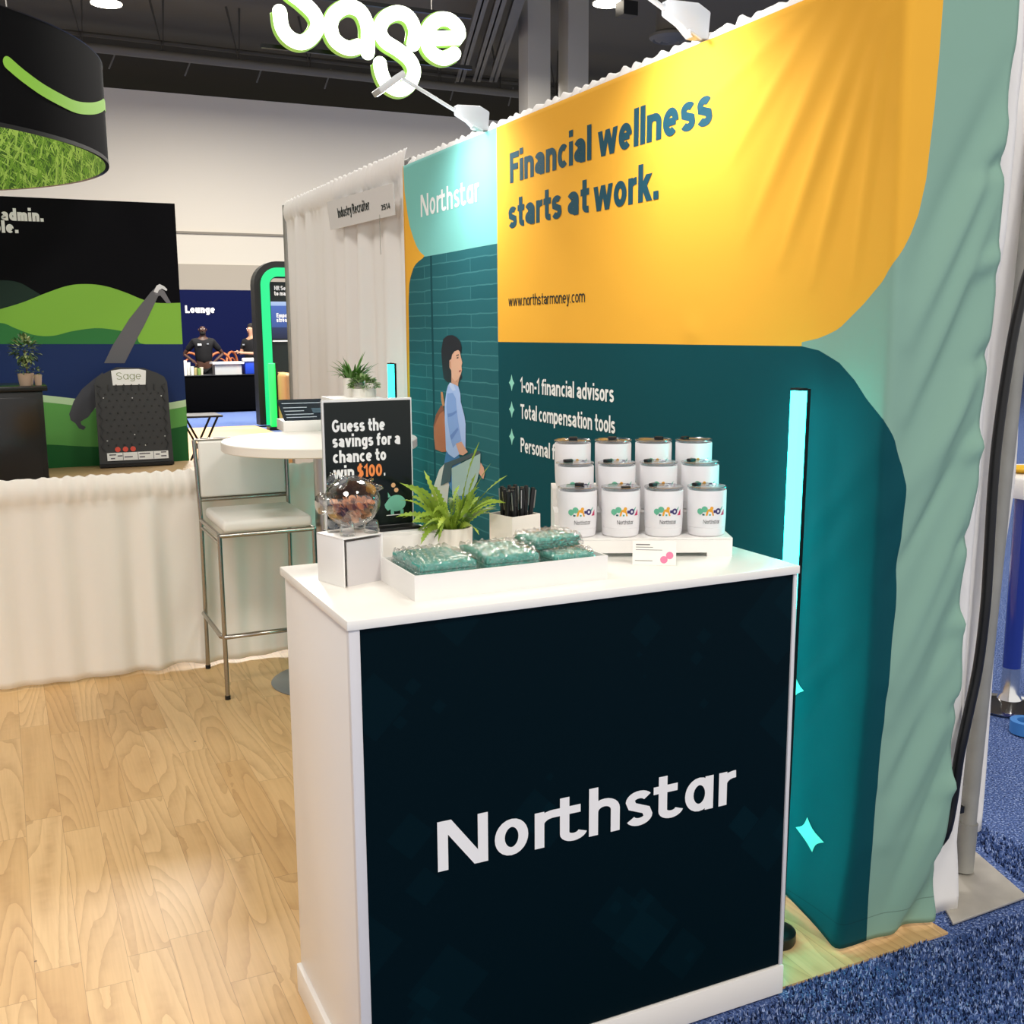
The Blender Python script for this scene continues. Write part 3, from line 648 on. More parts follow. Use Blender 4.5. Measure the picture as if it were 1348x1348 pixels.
def ribbon(mb, p0, az, el, L, w, droop, curl, n=12):
    p = Vector(p0); d = Vector((math.cos(az) * math.cos(el), math.sin(az) * math.cos(el), math.sin(el))); vs = []; s0 = Vector((-math.sin(az), math.cos(az), 0)); ph = rf.random() * 6
    for i in range(2 * n + 1):
        f = i / (2 * n); up = s0.cross(d).normalized() * -1; ww = w * (.25 + .75 * math.sin(PI * min(1, .12 + .88 * f)) ** .7) * (1 if i % 2 else .52) * (1 if f < .93 else .35)
        sw = s0 * math.cos(ph + 2.2 * f) + up * math.sin(ph + 2.2 * f)
        vs += [p - sw * ww + up * ww * .3, p, p + sw * ww + up * ww * .3]
        d = (d + Vector((0, 0, -droop / (2 * n))) + s0 * curl * math.cos(5 * f) / (2 * n)).normalized(); p = p + d * (L / (2 * n))
    mb.add(vs, [q for i in range(2 * n) for q in ((3 * i, 3 * i + 1, 3 * i + 4, 3 * i + 3), (3 * i + 1, 3 * i + 2, 3 * i + 5, 3 * i + 4))])
for i in range(64):
    az = i * 2.4 + rf.random(); el = .8 + .7 * rf.random(); fm.k = rf.choice((0, 0, 0, 1, 2))
    ribbon(fm, (.022 * math.cos(az), .022 * math.sin(az), .064), az, el, .06 + .095 * rf.random(), .0085, .5 + 1.9 * rf.random(), 1.5 * (rf.random() - .5))
for az, el, L, dr in ((3.5, 1.1, .15, 1.9), (2.9, 1.2, .17, 1.2), (3.3, 1.25, .19, 1.6), (-.2, 1.2, .18, .5), (.1, 1.3, .22, .3), (3.7, 1.0, .13, 1.7), (-.5, 1.1, .18, .8), (.4, 1.15, .14, 1.2), (3.0, .95, .14, 1.4)):
    fm.k = 0; ribbon(fm, (.015 * math.cos(az), .015 * math.sin(az), .064), az, el, L, .0075, dr, .8, 14)
fm.build('foliage', [FERN, FERN2, mat('fern_light', 'a3bd45', .5)], fe, local=True, smooth=60)

# square pen cup with pens
pcx, pcy = 1.085, 2.275; pa = math.radians(14)
pc = thing('pen_cup', (pcx, pcy, T), 'white square pen cup holding a bunch of black pens', 'pen cup', pa)
q = .043; hgt = .103
u_ = M().box(-q, q, -q, q, 0, .004).box(-q, q, -q, -q + .003, .004, hgt).box(-q, q, q - .003, q, .004, hgt).box(-q, -q + .003, -q + .003, q - .003, .004, hgt).box(q - .003, q, -q + .003, q - .003, .004, hgt)
u_.build('cup', POTC, pc, local=True)
rp = random.Random(5)
def make_pen():
    p = thing('pen', (0, 0, 0), 'black ballpoint pen with a silver clip leaning in the white cup', 'pen', 0, 'black pens in the square cup')
    M().lathe([(.0, 0), (.0012, .002), (.0045, .012), (.0048, .085)], (0, 0, 0), 10).build('barrel', BLACK, p, local=True)
    cap_ = M().lathe([(.0054, .085), (.0056, .087), (.0056, .132), (.0046, .138), (0, .1385)], (0, 0, 0), 10).build('cap', BLACK, p, local=True)
    M().box(-.0011, .0011, -.0080, -.0064, .097, .134).build('clip', STEEL, cap_, local=True); return p
pen0 = make_pen(); spots = [(i, j) for j in range(3) for i in range(5)]
for n_, (i, j) in enumerate(spots):
    p = pen0 if n_ == 0 else copy_tree(pen0)
    x, y = -.028 + i * .014, -.024 + j * .024; wx = pcx + x * math.cos(pa) - y * math.sin(pa); wy = pcy + x * math.sin(pa) + y * math.cos(pa)
    p.location = (wx, wy, T + .0055); p.scale = (1.05, 1.05, 1.16); p.rotation_euler = ((rp.random() - .5) * .16 + .04 * (1 - j), x * 5 + (rp.random() - .4) * .12, rp.random() * 6)

# tray of wrapped teal packs
TX0, TX1, TY0, TY1, TH = .714, 1.158, 1.962, 2.165, .052
tr_ = thing('shallow_tray', ((TX0 + TX1) / 2, (TY0 + TY1) / 2, T), 'shallow white tray holding film wrapped teal packs', 'tray')
w = .004; u_ = M().box(TX0, TX1, TY0, TY1, T, T + w).box(TX0, TX1, TY0, TY0 + w, T + w, T + TH).box(TX0, TX1, TY1 - w, TY1, T + w, T + TH).box(TX0, TX0 + w, TY0 + w, TY1 - w, T + w, T + TH).box(TX1 - w, TX1, TY0 + w, TY1 - w, T + w, T + TH)
u_.build('tray_body', WHITE2, tr_)
k = NT('clear_film'); k.t.nodes.remove(k.b); out = k.t.nodes['Material Output']; tr = k.n('BsdfTransparent'); gl = k.n('BsdfGlossy'); gl.inputs['Roughness'].default_value = .12
nz = k.n('TexNoise'); nz.inputs['Scale'].default_value = 70; nz.inputs['Detail'].default_value = 3; nz.inputs['Distortion'].default_value = 1; tc = k.n('TexCoord'); k.l(tc.outputs['Object'], nz.inputs['Vector'])
bp = k.n('Bump'); bp.inputs['Strength'].default_value = 1; bp.inputs['Distance'].default_value = .012; k.l(nz.outputs['Fac'], bp.inputs['Height']); k.l(bp.outputs['Normal'], gl.inputs['Normal'])
lwt = k.n('LayerWeight'); lwt.inputs['Blend'].default_value = .35; k.l(bp.outputs['Normal'], lwt.inputs['Normal'])
ms = k.n('MixShader'); k.l(k.math('ADD', k.math('MULTIPLY', lwt.outputs['Fresnel'], .45), .05), ms.inputs[0]); k.l(tr.outputs[0], ms.inputs[1]); k.l(gl.outputs[0], ms.inputs[2]); k.l(ms.outputs[0], out.inputs['Surface'])
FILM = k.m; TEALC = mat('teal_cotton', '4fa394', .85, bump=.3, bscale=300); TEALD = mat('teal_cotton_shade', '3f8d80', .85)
def pack(loc, rz, lab, L=.138, Wd=.15, H=.044, tilt=0):
    p = thing('wrapped_pack', loc, lab, 'pack', rz, 'film wrapped teal packs in the tray'); rr = random.Random(int(loc[0] * 1000)); p.rotation_euler = (0, tilt, rz)
    nl = 4
    for i in range(nl):
        z0 = .002 + i * H / nl; e = rr.random() * .004
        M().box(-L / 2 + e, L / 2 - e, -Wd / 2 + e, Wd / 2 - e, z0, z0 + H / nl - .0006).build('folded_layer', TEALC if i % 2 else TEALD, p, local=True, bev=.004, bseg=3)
    def film(u, v):
        a = 2 * PI * v; x = (u - .5) * (L + .018); sx = max(0, abs(u - .5) * 2 - .82) / .18
        hh_ = (H / 2 + .004) * (1 - .75 * sx); ww = (Wd / 2 + .003) * (1 - .15 * sx)
        cy, sy = math.cos(a), math.sin(a); f = 1 / max(abs(cy), abs(sy)) ** .85
        n_ = .0022 * math.sin(57 * u + 9 * v * 6.28) + .002 * math.sin(23 * v * 6.28 + 31 * u)
        return Vector((x, cy * f * ww * (1 + n_ * 5), .0005 + max(0, hh_ + .0015 + sy * f * hh_ + (n_ if sy > -.5 else 0))))
    M().grid(film, 40, 60).build('clear_wrap', FILM, p, local=True, smooth=180); return p
pack((.795, 2.064, T + .0045), .02, 'film wrapped teal pack at the tray end by the piggy bank', L=.128, Wd=.165, H=.062)
pack((.945, 2.064, T + .0045), -.02, 'film wrapped teal pack in the middle of the white tray', L=.128, Wd=.165, H=.062)
pack((1.083, 2.04, T + .0045), .05, 'film wrapped teal pack at the tray end by the mugs', L=.100, Wd=.125, H=.052)
pack((1.075, 2.085, T + .060), .10, 'film wrapped teal pack lying on top of another in the tray', L=.118, Wd=.095, H=.022)

# stepped stand with twelve mugs
SA = math.radians(-25); SO = Vector((1.232, 2.232, T)); E1 = Vector((math.cos(SA), math.sin(SA), 0)); E2 = Vector((-math.sin(SA), math.cos(SA), 0)); PIT, ROW = .1035, .0965
st = thing('stepped_stand', SO + E1 * PIT * 1.5, 'white three-step display stand under the insulated mugs', 'stand', SA)
HS = (.045, .092, .138); x0, x1 = -PIT * 2.02, PIT * 2.02
def steps(xa, xb):
    prof = [(-.052, 0), (-.052, HS[0]), (ROW - .05, HS[0]), (ROW - .05, HS[1]), (2 * ROW - .05, HS[1]), (2 * ROW - .05, HS[2]), (2 * ROW + .046, HS[2]), (2 * ROW + .046, 0)]
    return M().prism([(xa, y, z) for y, z in prof], (xb - xa, 0, 0))
steps(x0, x0 + .004).build('side_panel', WHITE2, st, local=True, smooth=0); steps(x1 - .004, x1).build('side_panel', WHITE2, st, local=True, smooth=0)
for i in range(3):
    y0 = i * ROW - .05
    box('tread', WHITE2, x0 + .004, x1 - .004, y0, y0 + ROW - .0005, HS[i] - .004, HS[i], st, local=True)
    zb = .0 if i == 0 else HS[i - 1]
    u_ = M()
    if i == 0:
        u_.box(x0 + .004, x1 - .004, -.052, -.049, .010, HS[0] - .0045); u_.box(x1 - .06, x1 - .004, -.0518, -.0492, 0, .010); u_.box(x0 + .004, x0 + .06, -.0518, -.0492, 0, .010)
    else: u_.box(x0 + .004, x1 - .004, y0, y0 + .003, zb, HS[i] - .0045)
    u_.build('riser', WHITE2, st, local=True, smooth=0)
MUGW = mat('mug_white', 'e6e4e6', .38, spec=.4)
k = NT('clear_lid'); k.t.nodes.remove(k.b); out = k.t.nodes['Material Output']; tr = k.n('BsdfTransparent'); tr.inputs[0].default_value = (.82, .84, .86, 1); gl = k.n('BsdfGlossy'); gl.inputs['Roughness'].default_value = .22
lwt = k.n('LayerWeight'); lwt.inputs['Blend'].default_value = .3; ms = k.n('MixShader'); k.l(k.math('ADD', k.math('MULTIPLY', lwt.outputs['Facing'], .6), .08), ms.inputs[0]); k.l(tr.outputs[0], ms.inputs[1]); k.l(gl.outputs[0], ms.inputs[2]); k.l(ms.outputs[0], out.inputs['Surface'])
CLEAR = k.m
PRN = [mat('logo_' + c, c, .5) for c in ('62b190', 'e2a02c', '3b2f66', '3fa58f', 'c2275a', '1f2a4a')]
MR = .0462; MH = .110
def make_mug():
    g = thing('insulated_mug', (0, 0, 0), '-', 'mug')
    M().lathe([(0, .0), (.0400, .0), (.0432, .003), (.0444, .010), (.0450, .0205), (.0442, .0213), (.0452, .0222), (MR, .05), (MR + .0003, MH - .002), (MR - .0008, MH), (MR - .0028, MH - .0005), (.0425, MH - .008), (.036, .02), (0, .012)], (0, 0, 0), 40).build('body', MUGW, g, local=True, smooth=30)
    def sm(u, v, k=0):
        a = u / MR; q = MR + .0006 + k * 5e-5; return Vector((math.sin(a) * q, -math.cos(a) * q, v))
    pr = M(); sc = .0108
    def disc(cx, cy, r, mk, n=14): pr.mat(mk).poly([sm(cx + r * math.cos(2 * PI * i / n), cy + r * math.sin(2 * PI * i / n)) for i in range(n)])
    def pol(pts, mk): pr.mat(mk).poly([sm(x, y) for x, y in pts])
    z0 = .052; u0 = -.020; _p, _d = pol, disc; KS = 1.32
    def pol(pts, mk): _p([(u0 + .008 + (x - u0) * KS - .012, z0 + (y - z0) * KS) for x, y in pts], mk)
    def disc(cx, cy, r, mk, n=14): _d(u0 + .008 + (cx - u0) * KS - .012, z0 + (cy - z0) * KS, r * KS, mk, n)
    disc(u0 + .003, z0 + .0075, .0055, 0); pol([(u0 - .002, z0 + .007), (u0 + .003, z0 + .0005), (u0 + .008, z0 + .007)], 0); disc(u0 + .011, z0 + .0115, .0055, 0)
    pol([(u0 + .013, z0), (u0 + .028, z0), (u0 + .0245, z0 + .0135), (u0 + .015, z0 + .011)], 1); disc(u0 + .0235, z0 + .0135, .003, 1); pol([(u0 + .008, z0), (u0 + .022, z0), (u0 + .022, z0 + .003), (u0 + .008, z0 + .003)], 3); disc(u0 + .0085, z0 + .0017, .0017, 5)
    pol([(u0 + .027, z0 + .005), (u0 + .034, z0 + .005), (u0 + .034, z0 + .010), (u0 + .027, z0 + .010)], 2)
    pr.mat(2); strip(pr, E(u0 + .008 + .036 * KS - .012, z0 + .0075 * KS, .004 * KS, .004 * KS, 0, 360), .0032 * KS, sm)
    pol([(u0 + .039, z0 + .006), (u0 + .043, z0 + .010), (u0 + .0465, z0 + .0165), (u0 + .041, z0 + .012)], 3); pol([(u0 + .042, z0), (u0 + .0505, z0), (u0 + .0505, z0 + .011)], 4)
    pr.build('printed_emblem', PRN, g, local=True, smooth=0)
    t = M(); text(t, 'Northstar', sm, -.012, .0325, .0098, .040, .10, .11, True); t.build('printed_lettering', mat('print_charcoal', '2c2c30', .5), g, local=True, smooth=0)
    lid_ = M().lathe([(0, MH - .002), (.036, MH - .002), (.040, MH + .003), (MR - .002, MH + .0035), (MR + .001, MH + .0045), (MR + .001, MH + .0075), (.0435, MH + .0085), (.041, MH + .006), (.036, MH + .004), (0, MH + .004)], (0, 0, 0), 36).build('lid', CLEAR, g, local=True, smooth=40)
    sl = M().box(-.011, .011, -.037, -.024, MH + .004, MH + .012); sl.build('slider', BLACK, lid_, local=True, bev=.002)
    return g
mug0 = make_mug(); rm = random.Random(9)
face = ('front', 'middle', 'back'); posn = ('by the tray end', 'second from the tray end', 'third from the tray end', 'by the LED bar')
slid = [[2.9, .3, -2.2, -2.3], [-2.6, -2.4, -2.2, -2.4], [3.0, 3.1, 2.6, -2.4]]
for j in range(3):
    for i in range(4):
        g = mug0 if i == j == 0 else copy_tree(mug0)
        g.location = SO + E1 * PIT * i + E2 * ROW * j + Vector((0, 0, HS[j] + .0004))
        fa = math.atan2(g.location.x, g.location.y)
        g.rotation_euler = (0, 0, -fa + .04 * (rm.random() - .5) + .10); g['label'] = f'white insulated mug on the {face[j]} step, {posn[i]}'; g['group'] = 'insulated mugs on the stepped stand'
        for c in g.children_recursive:
            if c.name.startswith('slider'): c.rotation_euler = (0, 0, slid[j][i])
# small table card
cd = thing('table_card', (1.322, 2.032, T), 'small white card with two pink dots in front of the mug stand', 'card', math.radians(-33))
TL = Matrix.Rotation(-.28, 4, 'X')
cdf = M().box(-.0495, .0495, -.001, .001, 0, .056, TL).build('card', mat('card_white', 'f4f1ea', .35), cd, local=True)
M().box(-.0495, .0495, -.0012, .0008, 0, .056, Matrix.Translation((0, .032, 0)) @ Matrix.Rotation(.28, 4, 'X')).build('back_leaf', mat('card_white', 'f4f1ea', .35), cd, local=True)
cm = lambda x, y: TL @ Vector((x, -.0014, y))
for cx, cz in ((.035, .023), (.022, .013)): M().poly([cm(cx + .0085 * math.cos(i * PI / 10), cz + .0085 * math.sin(i * PI / 10)) for i in range(20)]).build('pink_dot', mat('print_pink', 'e67fa3', .5), cdf, local=True)
t = M()
for y, xa, xb, w_ in ((.047, -.042, -.010, .0028), (.041, -.042, -.003, .0014), (.035, -.042, .018, .0012), (.010, -.044, -.004, .0014)): strip(t, [(xa, y), (xb, y)], w_, cm)
t.build('printed_lines', mat('print_grey', '77736f', .6), cdf, local=True, smooth=0)

# ================================================================== LED BARS
k = NT('cyan_light'); k.b.inputs['Base Color'].default_value = lin('30e0d0'); k.b.inputs['Emission Color'].default_value = (.025, .86, .78, 1); k.b.inputs['Emission Strength'].default_value = 14
CY = k.m
k = NT('cyan_light_dim'); k.b.inputs['Base Color'].default_value = lin('30e0d0'); k.b.inputs['Emission Color'].default_value = (.025, .86, .78, 1); k.b.inputs['Emission Strength'].default_value = 4.5; CY2 = k.m
def led_bar(x, y, h, lab, lean=(0, 0), ang=0, CY=CY):
    g = thing('led_light_bar', (x, y, 0), lab, 'light bar', ang, 'cyan upright light bars')
    M().lathe([(0, 0), (.052, 0), (.055, .006), (.055, .030), (.046, .036), (.02, .038), (0, .038)], (0, 0, 0), 28).build('base', BLACK, g, local=True)
    Sh = Matrix(((1, 0, lean[0] / h, 0), (0, 1, lean[1] / h, 0), (0, 0, 1, 0), (0, 0, 0, 1)))
    M().box(0.006, .0165, -.0165, .0, .036, h, Sh).box(-.0185, .006, -.017, .017, h - .004, h + .002, Sh).build('channel', BLACK, g, local=True)
    M().prism([(-.0185, -.0155, .05), (.0055, -.0155, .05), (.0055, .0004, .05), (.0165, .0004, .05), (.0165, .0155, .05), (-.0185, .0155, .05)], (0, 0, h - .055)).build('diffuser', CY, g, local=True, smooth=0) if not any(lean) else M().prism([Sh @ Vector(q) for q in ((-.0185, -.0155, .05), (.0055, -.0155, .05), (.0055, .0004, .05), (.0165, .0004, .05), (.0165, .0155, .05), (-.0185, .0155, .05))], Sh.to_3x3() @ Vector((0, 0, h - .055))).build('diffuser', CY, g, local=True, smooth=0)
    M().ball((-.005, 0, h + .004), .003, n=8, m=6, T=None).build('screw', STEEL, g, local=True) if not any(lean) else None
    return g
lb0 = at(1026, 1236, 2, 0)
led_bar(lb0.x - .017, lb0.y, at(1048, 512, 1, lb0.y).z, 'tall cyan LED bar standing between the white counter and the fabric display', (.019, 0))
led_bar(1.742, 5.04, 1.45, 'cyan LED bar by the far drapes, behind the round high table', CY=CY2)

# ================================================================== DRAPES, STOOL, ROUND TABLE
def drape_material(name, c, t=.25):
    k = NT(name); k.b.inputs['Base Color'].default_value = lin(c); k.b.inputs['Roughness'].default_value = .8; k.b.inputs['Specular IOR Level'].default_value = .15
    k.b.inputs['Sheen Weight'].default_value = .1
    tl = k.n('BsdfTranslucent'); tl.inputs[0].default_value = lin(c); ms = k.n('MixShader'); ms.inputs[0].default_value = t
    out = k.t.nodes['Material Output']; k.l(k.b.outputs[0], ms.inputs[1]); k.l(tl.outputs[0], ms.inputs[2]); k.l(ms.outputs[0], out.inputs['Surface'])
    wv = k.n('TexNoise'); wv.inputs['Scale'].default_value = 18; tc = k.n('TexCoord'); k.l(tc.outputs['Object'], wv.inputs['Vector'])
    bp = k.n('Bump'); bp.inputs['Strength'].default_value = .15; bp.inputs['Distance'].default_value = .01; k.l(wv.outputs['Fac'], bp.inputs['Height']); k.l(bp.outputs['Normal'], k.b.inputs['Normal']); return k.m
DRAPE = drape_material('white_drape', 'f5f2ef', .12); DRAPE2 = drape_material('ivory_drape', 'f3eee5', .1)
def pleats(L, seed, pitch=.09, amp=.02):
    rr = random.Random(seed); a = [(2 * PI / (pitch * (.7 + .6 * rr.random())), rr.random() * 6, amp * (.4 + .6 * rr.random())) for _ in range(5)]
    return lambda s, f: sum(h * math.sin(w * s + p + .6 * f * math.sin(3 * s + p)) for w, p, h in a) / 2.2
def drape(name, p0, p1, z0, z1, parent, m, seed=1, amp=.02, pitch=.09, head=.10, hem=None, nrm=None, ruffle=1):
    p0 = Vector(p0 + (0,)); p1 = Vector(p1 + (0,)); d = p1 - p0; L = d.length; d /= L; n = Vector(nrm + (0,)) if nrm else Vector((d.y, -d.x, 0))
    fp = pleats(L, seed, pitch, amp); rr = random.Random(seed); ru = [(60 + 90 * rr.random(), rr.random() * 6) for _ in range(4)]
    nu = max(20, int(L / .012)); zs = [z0 + (z1 - head - z0) * j / 24 for j in range(25)] + [z1 - head + head * q for q in (.1, .25, .4, .55, .7, .82, .92, 1.0)]
    def pt(u, v):
        j = round(v * (len(zs) - 1)); z = zs[j]; s = u * L; rf_ = sum(math.sin(w * s + p) for w, p in ru) / 4
        f = (z1 - z) / (z1 - z0)
        if z > z1 - head * .99:
            t = (z - (z1 - head)) / head; off = .018 * math.sin(PI * min(1, t)) + .010 * rf_ * ruffle * (1 - .3 * t); zz = z + (.010 * rf_ * ruffle if j >= len(zs) - 2 else 0)
        else:
            off = fp(s, f) * (.35 + .65 * min(1, f * 1.6)) * (1 if z < z1 - head - .02 else .5); zz = z + (hem(s / L) if hem and j == 0 else 0)
        q = p0 + d * s + n * off; return Vector((q.x, q.y, zz))
    b = M().grid(pt, nu, len(zs) - 1); return b.build(name, m, parent, smooth=180, solid=.002)
# white drape directly behind the printed fabric
bd = thing('back_drape', (1.93, 3.6, 0), 'white pipe-and-drape curtain showing above the printed fabric with a ruffled top edge', 'drape')
drape('drape_cloth', (1.885, 5.11), (1.885, 2.03), .03, 2.428, bd, DRAPE, 3, .004, head=.07, nrm=(-1, 0))
M().tube([(1.886, 5.14, 2.395), (1.886, 2.06, 2.395)], .016, 10).build('top_rail', GALV, bd)
def edge_at(z): return interp(_edge, z)
ed = thing('corner_drape', (2.24, 2.0, 0), 'narrow white drape hanging just past the sage edge of the printed fabric', 'drape')
def cdp(u, v):
    z = .012 + 2.42 * v; x = 1.95 + u * (edge_at(z) + .135 - .03 * (1 - v) - 1.95 + .008 * math.sin(7 * z)); return Vector((x, 1.965 + .006 * math.sin(40 * x + 3 * z), z))
M().grid(cdp, 30, 60).build('drape_cloth', DRAPE, ed, smooth=180, solid=.002)
# upright, base plate, cable
P0 = at(1267, 1150, 2, .0); Pt = at(1352, 330, 1, P0.y + .02); dd = (Pt - P0) / (Pt.z - P0.z)
up = thing('drape_upright', (P0.x, P0.y, 0), 'grey steel drape upright standing on a square floor plate', 'upright')
M().tube([P0 + dd * .012, P0 + dd * 2.44], .024, 20).build('pole', GALV, up)
M().tube([P0 + dd * .012, P0 + dd * .16], .029, 20).build('socket', GALV, up); M().box(-.036, -.02, -.008, .008, .20, .22).build('pin', BLACK, up, local=True)
qs = [at(x, y, 2, .0) for x, y in ((1234, 1180), (1254, 1219), (1352, 1183), (1277, 1118))]
M().prism([(q.x, q.y, .001) for q in qs], (0, 0, .008)).build('base_plate', mat('worn_steel_plate', 'c9c3b8', .42, .55, vary=.2, bscale=14), up, bev=.002)
cb = M(); pts = []
for x, y, Yp in ((1363, 300, 1.99), (1347, 380, 1.99), (1332, 450, 1.99), (1315, 560, 1.985), (1307, 640, 1.975), (1301, 740, 1.96), (1297, 800, 1.95), (1287, 880, 1.945), (1270, 960, 1.94), (1262, 1000, 1.94), (1254, 1055, 1.94), (1243, 1100, 1.94)):
    pts.append(at(x, y, 1, Yp))
pts += [Vector((pts[-1].x - .028, 1.975, .19)), Vector((pts[-1].x - .06, 1.99, .08)), Vector((pts[-1].x - .08, 1.99, .016))]
def smooth_path(p, k=4):
    o = []
    for i in range(len(p) - 1):
        a, b, c, d = p[max(0, i - 1)], p[i], p[i + 1], p[min(len(p) - 1, i + 2)]
        for j in range(k):
            t = j / k; o.append(.5 * (2 * b + (c - a) * t + (2 * a - 5 * b + 4 * c - d) * t * t + (3 * b - a - 3 * c + d) * t ** 3))
    return o + [p[-1]]
pts = smooth_path([Vector((pts[0].x + .02, 2.03, 2.42))] + pts)
tag(cb.tube(pts, .0135, 10).build('black_strap', BLACK, smooth=180), 'thick black cable strip hanging beside the grey steel drape upright', 'cable')
rd = thing('aisle_drape', (2.62, 2.2, 0), 'white drape behind the steel upright, hanging clear of the blue carpet', 'drape')
B0 = at(1294, 1093, 1, 2.16)
def adp(u, v):
    z = B0.z - .005 + (2.42 - B0.z) * v; x = 2.335 + u * (B0.x + .055 * v * 2.0 - 2.335) + .012 * math.sin(7 * z) * u; return Vector((x, 2.16 + .012 * math.sin(55 * x) + .02 * u, z))
M().grid(adp, 30, 50).build('drape_cloth', DRAPE, rd, smooth=180, solid=.002)

# neighbouring booth's tall white drape with its name sign
nd = thing('neighbour_drape', (1.9, 6.3, 0), 'tall white pleated drape of the next booth, carrying a name sign', 'drape')
drape('drape_cloth', (1.89, 5.16), (1.87, 7.56), .03, 2.49, nd, DRAPE, 8, .048, .27, head=.14, nrm=(-1, 0))
M().tube([(1.905, 5.16, 2.43), (1.885, 7.6, 2.43)], .016, 10).build('top_rail', GALV, nd); M().tube([(1.875, 7.59, 0), (1.875, 7.59, 2.47)], .02, 12).build('pole', GALV, nd)
tl_, tr2, br2, bl2 = [at(x, y, 0, 1.825) for x, y in ((430, 266), (517, 241), (519.5, 283), (435, 303))]
si = thing('name_sign', ((tl_ + br2) / 2 - Vector((0, 0, .12))), 'white cardboard name sign pinned near the top of the tall drape', 'sign')
M().prism([bl2, br2, tr2, tl_], (.004, 0, 0)).build('board', mat('sign_card', 'd9d6d4', .6), si)
SU = (br2 - bl2); SV = (tl_ - bl2); sp_ = lambda a, b, k=0: bl2 + SU * a + SV * b + Vector((-.0012 - k * 1e-4, 0, 0))
t = M(); text(t, 'Industry Recruiter', sp_, .17, .34, .34, .51, .2, .08, word=.2); t.build('lettering', PBLACK, si, smooth=0)
t = M(); text(t, '2514', sp_, .84, .22, .17, .12, .2, .09); t.build('lettering', PBLACK, si, smooth=0)
M().tube([(1.82, (bl2.y + br2.y) / 2 - .35, bl2.z - .0), (1.82, (bl2.y + br2.y) / 2 - .355, bl2.z - .20)], .0015, 5).build('string', STEEL, si)

# low white side rail drape
sr = thing('side_rail_drape', (0, 5.2, 0), 'low white gathered drape dividing the booth from the mural booth behind', 'drape')
drape('drape_cloth', (1.84, 5.215), (-2.6, 5.19), .012, .965, sr, DRAPE2, 5, .015, .18, head=.125, hem=lambda u: .014 * max(0, math.sin(u * 55)) ** 3 if u < .35 else .004 * math.sin(u * 17), nrm=(0, -1), ruffle=.9)
M().tube([(1.85, 5.235, .93), (-2.65, 5.21, .93)], .014, 10).build('top_rail', GALV, sr)

# bar stool
bs = thing('bar_stool', (1.01, 4.90, 0), 'white padded bar stool with a chrome frame beside the low drape', 'bar stool')
SX0, SX1, SYF, SYB = .806, 1.222, 4.655, 5.135; PADM = mat('white_vinyl', 'ebe9e2', .38, spec=.45)
rt = .0105
def bar(name, *pts, r=rt): return M().tube([Vector(p) for p in pts], r, 10).build(name, CHROME2, bs, smooth=60)
CHROME2 = mat('satin_chrome', 'a8a39b', .22, .95)
for x in (SX0, SX1):
    fl = bar('leg', (x, SYF, .012), (x, SYF, .735)); rl = bar('leg', (x, SYB + .015, .012), (x, SYB - .02, .735), (x - (.012 if x == SX0 else -.0), SYB - .01, 1.112))
    for y, lg in ((SYF, fl), (SYB + .015, rl)): M().lathe([(0, 0), (.0125, 0), (.0125, .018), (0, .018)], (x, y, 0), 12).build('foot_cap', BLACK, lg)
bar('seat_rail', (SX0, SYF, .735), (SX1, SYF, .735)); bar('seat_rail', (SX0, SYF, .735), (SX0, SYB - .02, .735)); bar('seat_rail', (SX1, SYF, .735), (SX1, SYB - .02, .735)); bar('seat_rail', (SX0, SYF + .02, .70), (SX0, SYB - .02, .70), r=.007)
bar('footrest', (SX0 - .012, SYB - .02, .285), (SX0 - .012, SYF + .02, .285), (SX0, SYF - .006, .285), (SX1, SYF - .006, .285), (SX1 + .012, SYF + .02, .285), (SX1 + .012, SYB - .02, .285))
bar('back_rail', (SX0 - .01, SYB - .012, .83), (SX1, SYB - .012, .83)); bar('back_rail', (SX0 - .012, SYB - .01, 1.112), (SX1, SYB - .01, 1.112), r=.007)
box('seat', PADM, SX0 + .014, SX1 - .006, SYF - .012, SYB - .05, .747, .80, bs, bev=.02, bseg=4)
box('backrest', PADM, SX0 + .004, SX1 - .012, SYB - .030, SYB + .004, .842, 1.105, bs, bev=.010, bseg=3)

# round high table
TCX, TCY, TZ, TR = 1.285, 4.725, 1.13, .435
rt_ = thing('round_table', (TCX, TCY, 0), 'round white high table with a grey disc base, half hidden behind the counter', 'table')
M().lathe([(0, TZ - .042), (TR - .004, TZ - .042), (TR, TZ - .038), (TR, TZ - .004), (TR - .004, TZ), (0, TZ)], (TCX, TCY, 0), 72).build('tabletop', mat('table_white', 'f1ece2', .3), rt_)
M().lathe([(.035, .03), (.035, TZ - .05)], (TCX, TCY, 0), 24).build('column', STEEL, rt_); M().lathe([(0, TZ - .05), (.12, TZ - .05), (.12, TZ - .042), (0, TZ - .042)], (TCX, TCY, 0), 24).build('top_plate', BLACKM, rt_)
M().lathe([(0, 0), (.262, 0), (.264, .004), (.258, .008), (.06, .009), (.045, .02), (.036, .05), (0, .05)], (TCX, TCY, 0), 48).build('base', mat('grey_metal_base', '8f969b', .35, .7), rt_)
